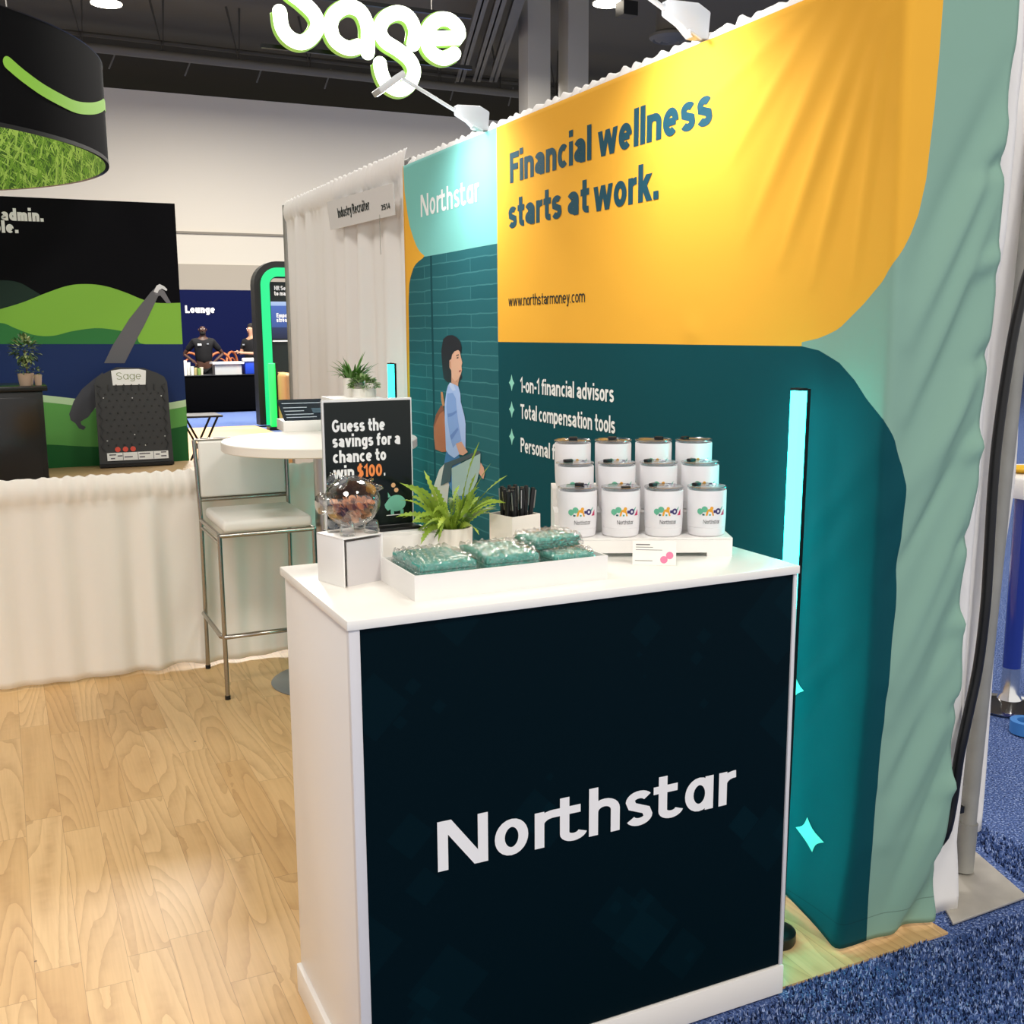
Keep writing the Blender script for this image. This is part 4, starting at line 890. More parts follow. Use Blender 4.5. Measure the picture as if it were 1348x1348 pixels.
# booklet box on the table
ba = math.radians(-4); pc_ = at(397, 568, 2, TZ)
bb_ = thing('booklet_box', (pc_.x + .055, pc_.y + .075, TZ), 'white box with a tilted dark booklet display on the round table', 'booklet display', ba)
box('box', WHITE2, -.135, .13, -.08, .12, 0, .052, bb_, local=True, bev=.002)
TT = Matrix.Translation((0, -.075, .053)) @ Matrix.Rotation(.42, 4, 'X')
M().box(-.13, .125, 0, .21, 0, .006, TT).build('booklet', mat('booklet_navy', '10202f', .3), bb_, local=True)
t = M(); tm = lambda a, b, k=0: TT @ Vector((a, b, .0072))
for y, xa, xb in ((.165, -.115, .09), (.12, -.115, .0), (.085, -.115, -.02), (.05, -.115, .02), (.02, -.115, .03)): strip(t, [(xa, y), (xb, y)], .008, tm)
t.build('printed_lines', mat('print_pale', 'b9c6cf', .6), bb_, local=True, smooth=0)
t = M(); strip(t, [(.02, .085), (.11, .085)], .05, tm); t.build('printed_picture', mat('print_slate', '47606f', .6), bb_, local=True, smooth=0)
t = M(); strip(t, [(.09, .02), (.12, .02)], .02, tm); t.build('printed_mark', mat('print_rose', 'c9576b', .6), bb_, local=True, smooth=0)
# two small plants
g1 = at(462, 545, 2, TZ); GRN = mat('grass_green', '4f7d2f', .5, vary=.3, bscale=60)
pA = thing('grassy_plant', (1.385, 4.89, TZ), 'spiky green plant in a small white pot on the round table', 'plant')
pot(pA, .05, .085, POTC, .95); b_ = M(); rp = random.Random(6)
for i in range(70):
    az = rp.random() * 2 * PI; r0 = .04 * rp.random(); leaf_blade(b_, (r0 * math.cos(az), r0 * math.sin(az), .07), (math.cos(az) * .55, math.sin(az) * .55, .6 + .7 * rp.random()), .06 + .07 * rp.random(), .006, .3 + 1.2 * rp.random(), 7, (rp.random() - .5))
for az, L in ((2.9, .13), (.3, .15), (.0, .12), (3.4, .12), (.6, .14)): leaf_blade(b_, (0, 0, .07), (math.cos(az) * .45, math.sin(az) * .45, 1), L, .005, -.2, 7, .3)
b_.build('foliage', GRN, pA, local=True, smooth=60)
pB = thing('bushy_plant', (1.41, 4.775, TZ), 'round leafy succulent in a low white pot on the round table, before the spiky plant', 'plant')
pot(pB, .055, .040, POTC, .97); b_ = M()
for i in range(240):
    th, ph = rp.random() * 2 * PI, math.acos(rp.random()); R_ = .064 * (.75 + .3 * rp.random()); c0 = Vector((R_ * math.sin(ph) * math.cos(th), R_ * math.sin(ph) * math.sin(th), .042 + .75 * R_ * math.cos(ph)))
    b_.k = rp.choice((0, 0, 1)); leaf_blade(b_, c0, (math.cos(th) * math.sin(ph) + .3 * (rp.random() - .5), math.sin(th) * math.sin(ph), .35 + math.cos(ph) * .7), .022, .0062, .8, 3)
b_.build('foliage', [mat('succulent_green', '6f9450', .5), mat('succulent_pale', 'b4c692', .5)], pB, local=True, smooth=60)
RZT = at(470, 523, 1, 4.76).z; ra, rb_ = at(441, 540, 1, 4.70).x, at(504, 540, 1, 4.70).x
hb = box('plant_riser', WHITE2, ra, rb_, 4.70, 4.93, TZ, RZT, bev=.003); tag(hb, 'white box riser under the two potted plants on the round table', 'riser')
pB.location = (at(479, 520, 1, 4.765).x, 4.765, RZT); pA.location = (at(466, 520, 1, 4.865).x, 4.865, RZT)

# arm lights clipped on top of the wall
ALUM = mat('white_arm_lamp', 'cfd4da', .4)
def arm_light(base, mid, elbow, head, lab, size=1):
    g = thing('arm_light', (base.x, base.y, 2.40), lab, 'lamp', 0, 'arm lights over the printed fabric')
    w = .035 * size; y = Vector((0, 1, 0))
    prof = [base + Vector((.005, 0, -.0)), base + Vector((.012, 0, .075)), base + Vector((-.03, 0, .095)), mid + Vector((0, 0, .022)), mid + Vector((0, 0, -.016)), base + Vector((-.085, 0, .03)), base + Vector((-.05, 0, -.0))]
    M().prism([p - y * w * .5 for p in prof], y * w).build('housing', ALUM, g, bev=.006)
    M().tube([mid, elbow], .0075, 8).build('arm', ALUM, g)
    d = (head - elbow); T_ = Matrix.Translation(elbow) @ Matrix.Rotation(math.atan2(-d.z, d.x), 4, 'Y')
    L = d.length
    lhd = M().box(-.01, L, -.045, .045, -.012, .012, T_).build('lamp_head', ALUM, g, bev=.004)
    em = M().box(.01, L - .008, -.038, .038, -.0135, -.0122, T_) if d.x > 0 else M().box(.01, L - .008, -.038, .038, .0122, .0135, T_)
    em.build('light_panel', mat('lamp_glow', 'ffffff', emit=6, ecol='eef6ff'), lhd)
    M().tube([base + Vector((-.02, -.012, .0)), base + Vector((-.07, -.03, .012)), base + Vector((-.09, -.06, -.005))], .005, 6).build('cable', ALUM, g)
    l = bpy.data.lights.new('arm_light_beam', 'SPOT'); l.energy = 40; l.spot_size = 2.2; l.spot_blend = .9; l.color = (.93, .97, 1); l.shadow_soft_size = .06
    o = bpy.data.objects.new('light_beam', l); COL.objects.link(o); o.parent = g
    src = (elbow + head) / 2 + Vector((.0, 0, -.03)); tgt = Vector((WX, base.y, 1.98)); o.location = src - Vector(g.location); o.rotation_euler = (tgt - src).to_track_quat('-Z', 'Y').to_euler()
for i, (Y, lab) in enumerate(((4.17, 'white arm light above the mint logo panel'), (2.66, 'white arm light above the yellow panel'))):
    b0 = Vector((1.868, Y, 2.405)); arm_light(b0, Vector((1.735, Y, 2.475)), Vector((1.50, Y, 2.585)), Vector((1.405, Y, 2.515)), lab)

# ================================================================== THE MURAL BOOTH BEHIND
MY = 9.0
mw = thing('mural_wall', (.3, MY + .08, 0), 'tall black display wall printed with green hills and a dark blue lake', 'display wall')
e1 = at(231, 268, 1, MY); e2 = at(248, 607, 1, MY)
MX = (e1.x + e2.x) / 2
box('panel', mat('mural_black', '030308', .6, spec=.12), -2.6, MX, MY, MY + .12, 0, e1.z, mw)
def mural(name, c, lay, pts, y=MY):
    t = M(); q = [at(x, yy, 1, y) for x, yy in pts]; t.poly([(min(p.x, MX), y - .002 - .0006 * lay, p.z) for p in q])
    o = t.build(name, mat('mural_' + c, c, .5, spec=.3), mw, smooth=0)
    bm = bmesh.new(); bm.from_mesh(o.data); bmesh.ops.triangulate(bm, faces=bm.faces); bmesh.ops.recalc_face_normals(bm, faces=bm.faces)
    if bm.faces and sum(f.normal.y * f.calc_area() for f in bm.faces) > 0: bmesh.ops.reverse_faces(bm, faces=bm.faces)
    bm.to_mesh(o.data); bm.free(); return o
def sp2(p): return [tuple(v[:2]) for v in smooth_path([Vector((x, y, 0)) for x, y in p], 5)]
lg_top = sp2([(-240, 400), (-160, 380), (-90, 410), (-40, 417), (0, 407), (30, 398), (60, 386), (90, 376), (116, 374), (140, 377), (165, 385), (190, 395), (212, 399), (252, 398)])
lg_bot = sp2([(-240, 446), (-160, 441), (-80, 434), (-40, 428), (0, 425), (20, 432), (45, 441), (70, 442), (95, 436), (125, 432), (150, 434), (168, 438), (180, 444), (190, 453), (252, 453)])
mural('printed_hill', '0c2a1e', 1, sp2([(-240, 420), (-60, 385), (-20, 371), (5, 369), (25, 372), (42, 381), (60, 392)]) + [(60, 420), (-240, 440)])
mural('printed_hill', '84bd41', 2, lg_top + lg_bot[::-1])
mural('printed_hill', '2f7a3d', 3, lg_bot[:-6] + [(190, 453), (-240, 453)])
mural('printed_lake', '0f2b5f', 4, [(-240, 453), (252, 453), (252, 545), (-240, 545)])
sh_top = sp2([(-240, 540), (-60, 512), (0, 516), (55, 520), (100, 525), (140, 531), (180, 534), (215, 531), (252, 525)])
mural('printed_shore', 'bcdcb0', 5, sh_top + [(252, 545), (-240, 560)])
mural('printed_shore', '5fa451', 6, [(x, y + 9) for x, y in sh_top] + [(252, 620), (-240, 640)])
mural('printed_shore', '17602c', 7, sp2([(-240, 600), (-60, 590), (0, 586), (60, 585), (125, 588), (170, 584), (210, 568), (252, 559)]) + [(252, 640), (-240, 660)])
mural('printed_trunk', '4c4e56', 8, [(122, 500), (108, 512), (97, 528), (91, 545), (93, 553), (99, 557), (104, 564), (110, 566), (113, 562), (107, 559), (106, 555), (116, 549), (122, 541), (130, 530), (140, 505), (135, 490)])
mural('printed_trunk', '66666a', 8, [(137, 478), (148, 455), (170, 420), (198, 385), (204, 379), (214, 383), (216, 387), (208, 390), (190, 428), (178, 450), (164, 478)])
mural('printed_trunk', '75757a', 9, [(203, 382), (209, 379), (216, 383), (225, 399), (219, 399), (211, 389), (204, 388)])
mural('printed_tip', 'e4e6e8', 10, [(202, 384), (206, 376), (210, 374), (216, 377), (220, 381), (219, 383), (213, 380), (209, 382), (207, 386)])
mp = plane_map((0, MY - .003, 0), (1, 0, 0), (0, 0, 1))
a_, b2 = at(2, 290, 1, MY), at(58, 292, 1, MY); t = M(); text(t, 'admin.', mp, a_.x, a_.z, .088, b2.x - a_.x, s=.25, gap=.07)
a_, b2 = at(-9, 306, 1, MY), at(25, 307, 1, MY); text(t, 'ple.', mp, a_.x, a_.z, .088, b2.x - a_.x, s=.25, gap=.07)
t.build('lettering', PWHITE, mw, smooth=0)
# wood topped table with drop board
tz = .585; tb = thing('wood_table', (.85, 8.4, 0), 'wood topped table behind the low drape, carrying the black peg drop board', 'table')
f0 = at(60, 630, 2, tz)
box('tabletop', mat('oak_top', 'a88b63', .45, vary=.15, bscale=12), 0.275, 1.42, 7.95, 8.93, tz - .04, tz, tb, bev=.004)
for x in (.34, 1.34):
    for y in (8.03, 8.85): box('leg', mat('table_leg_dark', '2a2622', .5), x - .03, x + .03, y - .03, y + .03, 0, tz - .04, tb)
PY = at(180, 614, 2, tz).y
pk = thing('peg_drop_board', (at(180, 613, 2, tz).x, PY, tz + .007), 'black arched peg drop game board with a white name card and red chips', 'game board', math.radians(-2))
Tb = Matrix.Rotation(-.16, 4, 'X'); pm = lambda a, b, k=0: Tb @ Vector((a, -.0012 - k * 1e-4, b))
wb, wt, hb_ = .272, .268, .76
outl = [(-wb, 0), (wb, 0), (wt, .64), (wt - .02, .685), (wt - .07, .715), (.10, .755), (-.10, .765), (-wt + .07, .715), (-wt + .02, .685), (-wt, .64)]
GB = mat('board_charcoal', '2b2c2c', .5)
M().prism([Tb @ Vector((x, 0, z)) for x, z in outl], Tb.to_3x3() @ Vector((0, .035, 0))).build('board', GB, pk, local=True, smooth=0)
M().box(-wb, wb, -.035, .07, 0, .022).build('foot', BLACK, pk, local=True); M().box(-.02, .02, .10, .13, 0, .36).build('prop', BLACK, pk, local=True)
t = M()
for sg in (-1, 1):
    zz = [(sg * (.225 + (.022 if i % 2 else 0)), .12 + i * .041) for i in range(13)]; strip(t, zz + [(sg * .25, .63)], .008, lambda a, b, k=0: Tb @ Vector((a, -.011, b)))
t.build('zigzag_rail', BLACK, pk, local=True, smooth=0, solid=.008)
pegm = M(); TXp = Tb @ Matrix.Rotation(PI / 2, 4, 'X')
for r in range(9):
    for c in range(8 if r % 2 == 0 else 7):
        x = -.196 + c * .056 + (0 if r % 2 == 0 else .028); z = .56 - r * .049
        M().lathe([(.0055, -.001), (.0055, .018), (0, .018)], pm(x, z), 8, TXp).build('peg', BLACK, pk, local=True, org=pm(x, z))
for c in range(7):
    x = -.168 + c * .056; M().box(x - .004, x + .004, -.014, 0, .585, .63, Tb).build('chute_divider', BLACK, pk, local=True, smooth=0, org=(x, 0, .585))
for i, (x, z) in enumerate(((-.21, .53), (.215, .535), (-.205, .20), (.22, .22), (.07, .155), (-.13, .14), (-.003, .24), (.0, .525))): M().ball(pm(x, z), .005, n=8, m=6).build('screw', PWHITE, pk, local=True, org=pm(x, z))
ncd = M().prism([Tb @ Vector((x, -.006, z)) for x, z in ((-.135, .625), (.105, .625), (.115, .735), (.06, .748), (-.07, .748), (-.14, .738))], Tb.to_3x3() @ Vector((0, .004, 0))).build('name_card', PWHITE, pk, local=True, smooth=0)
t = M(); text(t, 'Sage', lambda a, b, k=0: Tb @ Vector((a, -.0075 - k * 1e-4, b)), -.105, .668, .055, .18, .07, .12, True); t.build('card_lettering', mat('print_olive', '7c8a55', .6), ncd, local=True, smooth=0)
pzs = M().box(-.215, .235, -.012, -.003, .045, .105, Tb).build('prize_strip', PWHITE, pk, local=True, smooth=0)
t = M(); fm2 = lambda a, b, k=0: Tb @ Vector((a, -.013, b))
for x in (-.10, .01, .125): strip(t, [(x, .047), (x, .103)], .004, fm2)
for x0_, x1_, z in ((-.20, -.15, .09), (-.19, -.16, .062), (-.14, -.105, .08), (-.09, -.03, .07), (.02, .10, .09), (.02, .06, .065), (.14, .17, .08), (.18, .22, .095), (.18, .22, .065)): strip(t, [(x0_, z), (x1_, z)], .009, fm2)
t.build('printed_lines', mat('print_grey2', '5a5660', .6), pzs, local=True, smooth=0)
for i, x in enumerate((-.135, -.079, -.023)):
    c_ = M().lathe([(0, 0), (.020, 0), (.020, .010), (0, .010)], (0, 0, 0), 18, Matrix.Rotation(PI / 2, 4, 'X')).build('red_chip', mat('chip_red', 'd8472f', .4), None, smooth=40)
    c_.matrix_world = wm(pk) @ Tb @ Matrix.Translation((x, -.0005, .130)) @ Matrix.Translation(Vector(c_.location) - Vector((0, 0, 0)))
    tag(c_, ('red chip at the row end towards the black cabinet, on the peg board', 'middle red chip of the row on the peg board', 'red chip at the row end towards the middle of the peg board')[i], 'game chip', 'red game chips')
# black cabinet, topiary and little succulents
cb_ = thing('black_cabinet', (-.4, 7.9, 0), 'glossy black cabinet beside the mural, carrying small potted plants', 'cabinet')
GLB = mat('gloss_black', '070708', .22)
box('body', GLB, -1.15, .246, 7.62, 8.2, 0, 1.24, cb_, bev=.004); box('top', GLB, -1.18, .276, 7.59, 8.23, 1.24, 1.272, cb_, bev=.004)
box('door', mat('gloss_black_door', '0e0e10', .18), -1.12, .215, 7.608, 7.62, .05, 1.20, cb_, bev=.002)
TERRA = mat('whitewashed_terracotta', 'b39a84', .7); LEAFD = mat('topiary_green', '3f5a2a', .5, vary=.3, bscale=50); LEAFL = mat('topiary_pale', '9aa86a', .5)
rp = random.Random(12)
def leafy(name, loc, lab, rad, hc, pr, phh, n, stem=True, ll=.03):
    g = thing(name, loc, lab, 'plant'); pot(g, pr, phh, TERRA, .78, n=20); b_ = M()
    if stem: M().tube([(0, 0, phh * .8), (.006, .004, hc * .6), (0, 0, hc)], .006, 7).build('stem', mat('bark', '4a3a28', .8), g, local=True)
    for i in range(n):
        th, ph = rp.random() * 2 * PI, math.acos(2 * rp.random() - 1); R_ = rad * (.55 + .5 * rp.random()); d = Vector((math.sin(ph) * math.cos(th), math.sin(ph) * math.sin(th), math.cos(ph)))
        b_.k = rp.choice((0, 0, 0, 1)); leaf_blade(b_, d * R_ + Vector((0, 0, hc)), d + Vector((0, 0, .3)), ll, ll * .28, .6, 3)
    b_.build('foliage', [LEAFD, LEAFL], g, local=True, smooth=60); return g
leafy('topiary_plant', (.165, 7.86, 1.272), 'ball shaped topiary plant on the black cabinet', .088, .225, .045, .075, 220)
leafy('succulent_plant', (.150, 7.72, 1.272), 'leafy succulent in a wider clay pot before the topiary', .042, .098, .043, .078, 70, False, .02)
leafy('succulent_plant', (.228, 7.72, 1.272), 'leafy succulent in a small clay pot at the cabinet end', .028, .085, .024, .07, 45, False, .016)
# round hanging sign with a grass print inside
RCX, RCY, RR, RZ0, RZ1 = -1.1286, 8.375, 1.936, 2.75, 3.40
hg = thing('ring_sign', (RCX, RCY, RZ0), 'big black ring sign hung from the ceiling with a grass print inside', 'hanging sign')
k = NT('ring_outer'); k.b.inputs['Base Color'].default_value = lin('0a0a0c'); k.b.inputs['Roughness'].default_value = .85; k.b.inputs['Specular IOR Level'].default_value = .08
M().lathe([(RR, RZ0), (RR, RZ1)], (RCX, RCY, 0), 128).build('outer_band', k.m, hg, smooth=180)
k = NT('grass_print'); tc = k.n('TexCoord'); acc = None
spx = k.n('SeparateXYZ'); k.l(tc.outputs['Object'], spx.inputs[0]); ang = k.math('ARCTAN2', spx.outputs[1], spx.outputs[0]); uu = k.math('MULTIPLY', ang, RR)
cvv = k.n('CombineXYZ'); k.l(uu, cvv.inputs[0]); k.l(spx.outputs[2], cvv.inputs[1])
col = None
for i, (rot, sc, off) in enumerate(((.5, 1, 0), (-.8, 1.2, 3.3), (1.1, 1.1, 7.7), (-.25, .9, 11.3))):
    mp0 = k.n('Mapping'); mp0.inputs['Rotation'].default_value = (0, 0, rot); k.l(cvv.outputs[0], mp0.inputs[0])
    mpn = k.n('Mapping'); mpn.inputs['Scale'].default_value = (26 * sc, 3.0 * sc, 1); mpn.inputs['Location'].default_value = (off, off * 1.7, off)
    k.l(mp0.outputs[0], mpn.inputs[0]); nz = k.n('TexNoise'); nz.inputs['Scale'].default_value = 1; nz.inputs['Detail'].default_value = 1.5; nz.inputs['Distortion'].default_value = .5; k.l(mpn.outputs[0], nz.inputs['Vector'])
    v_ = k.math('ABSOLUTE', k.math('SUBTRACT', k.math('FRACT', k.math('MULTIPLY', nz.outputs['Fac'], 4.0)), .5)); blade = k.math('LESS_THAN', v_, .13)
    c = k.ramp(nz.outputs['Fac'], [(.25, '4f7d1c'), (.5, '8bbb35'), (.75, 'c3df72')])
    col = k.mix(blade, col if col is not None else '3d6414', c)
k.l(col, k.b.inputs['Base Color']); k.b.inputs['Roughness'].default_value = .7
M().lathe([(RR - .02, RZ1), (RR - .02, RZ0)], (RCX, RCY, 0), 128).build('inner_print', k.m, hg, smooth=180)
M().lathe([(RR - .02, RZ0), (RR + .004, RZ0 - .004), (RR + .004, RZ0 + .02)], (RCX, RCY, 0), 128).build('bottom_rim', BLACK, hg, smooth=60); M().lathe([(RR, RZ1), (RR + .004, RZ1 + .005), (RR - .02, RZ1)], (RCX, RCY, 0), 128).build('top_rim', BLACK, hg, smooth=60)
# green wave printed on the band, traced onto the cylinder
def on_ring(px, py):
    d = CFW * CF + CRT * (px - 674) - CUP * (py - 674); a = d.x ** 2 + d.y ** 2; bq = -2 * (d.x * RCX + d.y * RCY); cq = RCX ** 2 + RCY ** 2 - RR ** 2
    D_ = max(0, bq * bq - 4 * a * cq); t_ = (-bq - math.sqrt(D_)) / (2 * a); p = CC + d * t_; return math.atan2(p.y - RCY, p.x - RCX), p.z
wave = smooth_path([Vector((*on_ring(x, y), 0)) for x, y in ((10, 83), (30, 100), (55, 118), (80, 132), (100, 141), (118, 143), (130, 141), (136, 137))], 4)
while wave[-1].x < wave[0].x: wave = [Vector((w.x + (2 * PI if w.x < wave[0].x - .01 else 0), w.y, 0)) for w in wave]
w0 = wave[-1]; wave += [Vector((w0.x + .09 * i, w0.y + .03 * math.sin(i * .7), 0)) for i in range(1, 8)]
t = M(); rmap = lambda a, b, k=0: Vector((RCX + (RR + .004) * math.cos(a / RR), RCY + (RR + .004) * math.sin(a / RR), b))
strip(t, [(w.x * RR, w.y) for w in wave], .072, rmap); a0w = wave[0]
t.add([rmap(a0w.x * RR, a0w.y)] + [rmap(a0w.x * RR + .036 * math.cos(q * PI / 8), a0w.y + .036 * math.sin(q * PI / 8)) for q in range(16)], [(0, 1 + q, 1 + (q + 1) % 16) for q in range(16)])
t.build('printed_wave', mat('print_lime', '8cc63f', .6), hg, smooth=0)
for a in (.75, 2.6, -1.1, -2.6): M().tube([(RCX + RR * math.cos(a), RCY + RR * math.sin(a), RZ1), (RCX + .9 * RR * math.cos(a), RCY + .9 * RR * math.sin(a), 9.2)], .006, 6).build('hanging_wire', STEEL, hg)
# white neon style sign of tube letters
NY = 8.5; ns = thing('tube_letter_sign', (2.85, NY, 3.4), 'glowing white green tube letter sign hung in the hall above the drapes', 'sign')
k = NT('neon_white'); k.b.inputs['Base Color'].default_value = (.9, 1, .8, 1); k.b.inputs['Emission Color'].default_value = (.90, 1, .74, 1); k.b.inputs['Emission Strength'].default_value = 2.6; NEON = k.m
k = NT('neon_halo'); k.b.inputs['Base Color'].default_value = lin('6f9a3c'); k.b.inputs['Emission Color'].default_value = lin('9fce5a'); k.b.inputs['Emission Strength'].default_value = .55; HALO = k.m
LET = [[(368, 16), (371, 36), (381, 50), (396, 56), (410, 49), (418, 34), (413, 18), (396, 1), (380, -12), (373, -28), (379, -46), (395, -54), (411, -48), (418, -32)],
       [(471, 61), (461, 64), (449, 60), (439, 50), (435, 34), (441, 18), (457, 9), (474, 15), (483, 33), (484, 52), (484, 69)],
       [(544, 58), (546, 40), (538, 23), (523, 17), (507, 24), (500, 39), (506, 54), (524, 66), (539, 79), (545, 95), (538, 112), (524, 118), (509, 110), (502, 96), (500, 84)],
       [(571, 51), (604, 50), (603, 38), (592, 27), (577, 26), (565, 36), (561, 52), (567, 68), (583, 77), (598, 71)]]
for i, L_ in enumerate(LET):
    P_ = [at(x, y, 1, NY) for x, y in L_]
    pth = ([P_[0]] + smooth_path(P_[1:], 5)) if i == 3 else smooth_path(P_, 5)
    M().tube(pth, .056, 12).ball(pth[0], .056, n=12, m=8).ball(pth[-1], .056, n=12, m=8).build('tube_letter', NEON, ns, smooth=180)
    M().tube([p + Vector((0, .035, 0)) for p in pth], .066, 10).build('letter_halo', HALO, ns, smooth=180)  # green glow around each letter, built as a wider emissive tube behind it
M().box(2.0, 3.75, NY + .13, NY + .16, 3.75, 3.78).box(2.0, 3.75, NY + .13, NY + .16, 4.15, 4.18).build('support_rail', BLACKM, ns)
for x in (2.3, 3.4): M().tube([(x, NY + .145, 4.17), (x, NY + .145, 9.2)], .006, 6).build('hanging_wire', STEEL, ns)

# ================================================================== THE HALL BEYOND
DK = mat('dark_duct', '6a665b', .6); DK2 = mat('dark_steel', '45423a', .6)
# long pipe under the ceiling with hangers
for i, (z, y, r, m_) in enumerate(((7.95, 27.2, .10, DK), (8.25, 27.3, .05, DK2))):
    tag(M().tube([(-6, y - .5, z), (22, y + .7, z)], r, 12).build('ceiling_pipe', m_), ('thick grey pipe running across the hall under the dark ceiling', 'thin dark pipe just above the thick grey ceiling pipe')[i], 'pipe')
for i in range(9):
    x = .5 + i * 1.75; y = 27.2 - .5 + (x + 6) / 28 * 1.2
    tag(M().tube([(x - .25, y, 9.2), (x, y, 8.0), (x + .06, y, 9.2)], .028, 6).build('pipe_hanger', DK2), 'dark V shaped steel hanger holding the ceiling pipes', 'hanger', 'steel pipe hangers')
for i in range(8):
    x = 3 + i * 1.8; tag(M().tube([(x, 29.2, 8.0), (x + .25, 29.4, 8.55)], .02, 6).build('ceiling_strut', GALV), 'short slanted grey strut high on the dark far ceiling', 'strut', 'slanted ceiling struts')
for i in range(3):
    x = 9.9 + i * .75
    a_, b2 = at(605 + i * 22, 108, 2, 8.2), at(640 + i * 24, -12, 2, 8.2); d_ = (b2 - a_)
    n_ = Vector((d_.y, -d_.x, 0)).normalized() * .11
    u_ = M().prism([a_ - n_, a_ + n_, b2 + n_, b2 - n_], (0, 0, .03)).prism([a_ - n_ * .15, a_ + n_ * .15, b2 + n_ * .15, b2 - n_ * .15], (0, 0, .42)); tag(u_.build('ceiling_beam', DK), 'grey steel beam running towards the hall end under the ceiling', 'beam', 'slanting ceiling beams')
for i, (xa, xb) in enumerate(((695, 725), (748, 775))):
    a_, b2 = at(xa, 100, 1, 23), at(xb, 100, 1, 23)
    tag(M().box(a_.x, b2.x, 23, 23.5, 0, 9.2).build('hall_column', mat('column_beige', 'b9b4a8', .7), bev=.02), ('beige square hall column beside the tube letter sign', 'beige square hall column standing behind the yellow panel')[i], 'column')
v0 = at(882, 50, 2, 7.6); vt = thing('round_vent', v0, 'round grey ceiling air diffuser behind the yellow panel', 'vent')
M().lathe([(.02, -.10), (.16, -.06), (.16, -.05), (.20, -.09), (.32, -.03), (.32, -.02), (.36, -.05), (.43, .0), (.43, .05), (.3, .12), (.3, 1.6), (0, 1.6)], v0, 32).build('diffuser', DK, vt, smooth=40)
for i, (x, y) in enumerate(((140, 4), (800, 4))):
    q = at(x, y, 2, 7.9); g = thing('high_bay_lamp', q, ('bright hall lamp above the black ring sign', 'bright hall lamp over the yellow panel top')[i], 'lamp')
    M().lathe([(.30, 0), (.24, .10), (.10, .18), (.06, .30), (0, .30)], q, 24).build('shade', DK2, g, smooth=40); M().lathe([(0, .0), (.29, .0), (.29, -.02), (0, -.03)], q, 24).build('lens', mat('lamp_hot', 'ffffff', emit=9, ecol='fff3dc'), g)
    M().tube([q + Vector((0, 0, .3)), Vector((q.x, q.y, 9.2))], .015, 6).build('stem', DK2, g)
q = at(825, 22, 2, 7.6); sk_ = thing('small_projector', q, 'small dark box lamp hung beside the bright lamp over the yellow panel', 'lamp'); box('body', BLACK, q.x - .16, q.x + .16, q.y - .15, q.y + .15, q.z, q.z + .26, sk_); M().tube([q + Vector((0, 0, .26)), Vector((q.x, q.y, 9.2))], .02, 6).build('stem', DK2, sk_)

# lounge: black cloth table, bins, cooler, people, chairs
LY = 22.9; LT = .76
lt = thing('cloth_table', (3.9, LY, 0), 'long table under a black floor-length cloth before the dark blue partition', 'table')
box('tablecloth', mat('black_cloth', '030304', .9, spec=.05), 2.2, 5.6, LY - .38, LY + .38, .03, LT - .01, lt, bev=.02); box('tabletop', mat('black_cloth_top', '1c1c20', .7), 2.18, 5.62, LY - .4, LY + .4, LT - .01, LT, lt)
ly = LY - .12
def lx(px): return at(px, 480, 1, ly).x
cl = thing('clear_tub', ((lx(278) + lx(319)) / 2, ly, LT), 'clear plastic tub of packets on the black cloth table', 'tub')
w2 = (lx(319) - lx(278)) / 2
k = NT('milky_plastic'); k.b.inputs['Base Color'].default_value = lin('dcdedd'); k.b.inputs['Roughness'].default_value = .3; k.b.inputs['Alpha'].default_value = .55
M().prism([(-w2 * .85, -.15, 0), (w2 * .85, -.15, 0), (w2 * .85, .15, 0), (-w2 * .85, .15, 0)], (0, 0, .22)).build('tub', k.m, cl, local=True); M().box(-w2, w2, -.19, .19, .22, .26).build('rim', WHITE2, cl, local=True)
M().box(-w2 * .4, w2 * .5, -.1, .1, .005, .14).build('contents', mat('packet_mix', '41565e', .6, vary=.5, bscale=25), cl, local=True)
co_ = thing('drink_cooler', ((lx(319) + lx(334)) / 2 + .06, ly, LT), 'blue drink cooler with a white lid on the black cloth table', 'cooler')
M().box(-.15, .15, -.15, .15, 0, .25).build('body', mat('cooler_blue', '1c3fb0', .4), co_, local=True, bev=.02); M().box(-.155, .155, -.16, .16, .25, .33).build('lid', WHITE2, co_, local=True, bev=.02); M().tube([(-.16, -.02, .22), (-.16, -.17, .28), (.16, -.17, .28), (.16, -.02, .22)], .012, 6).build('handle', WHITE2, co_, local=True)
for i, (px, hh_, c) in enumerate(((243, .30, 'e8e6e2'), (248, .26, 'd6d5d0'), (252, .18, 'c9cfc9'), (257, .15, 'b8a878'), (261, .14, '6f8f4a'), (265, .16, 'c9c0b0'))):
    x = lx(px); c_ = M().lathe([(0, 0), (.032, 0), (.04, hh_), (.036, hh_), (.03, .01), (0, .01)], (x, ly - .05 + .06 * (i % 2), LT), 14).build('paper_cup', mat('cup_' + c, c, .5), smooth=40)
    tag(c_, ('tall white cup sleeve at the end of the black cloth table', 'tall pale cup sleeve second from the table end', 'grey green cup on the black cloth table', 'tan cup on the black cloth table', 'green cup on the black cloth table', 'cream cup beside the clear tub')[i], 'cup', 'cups on the black cloth table')
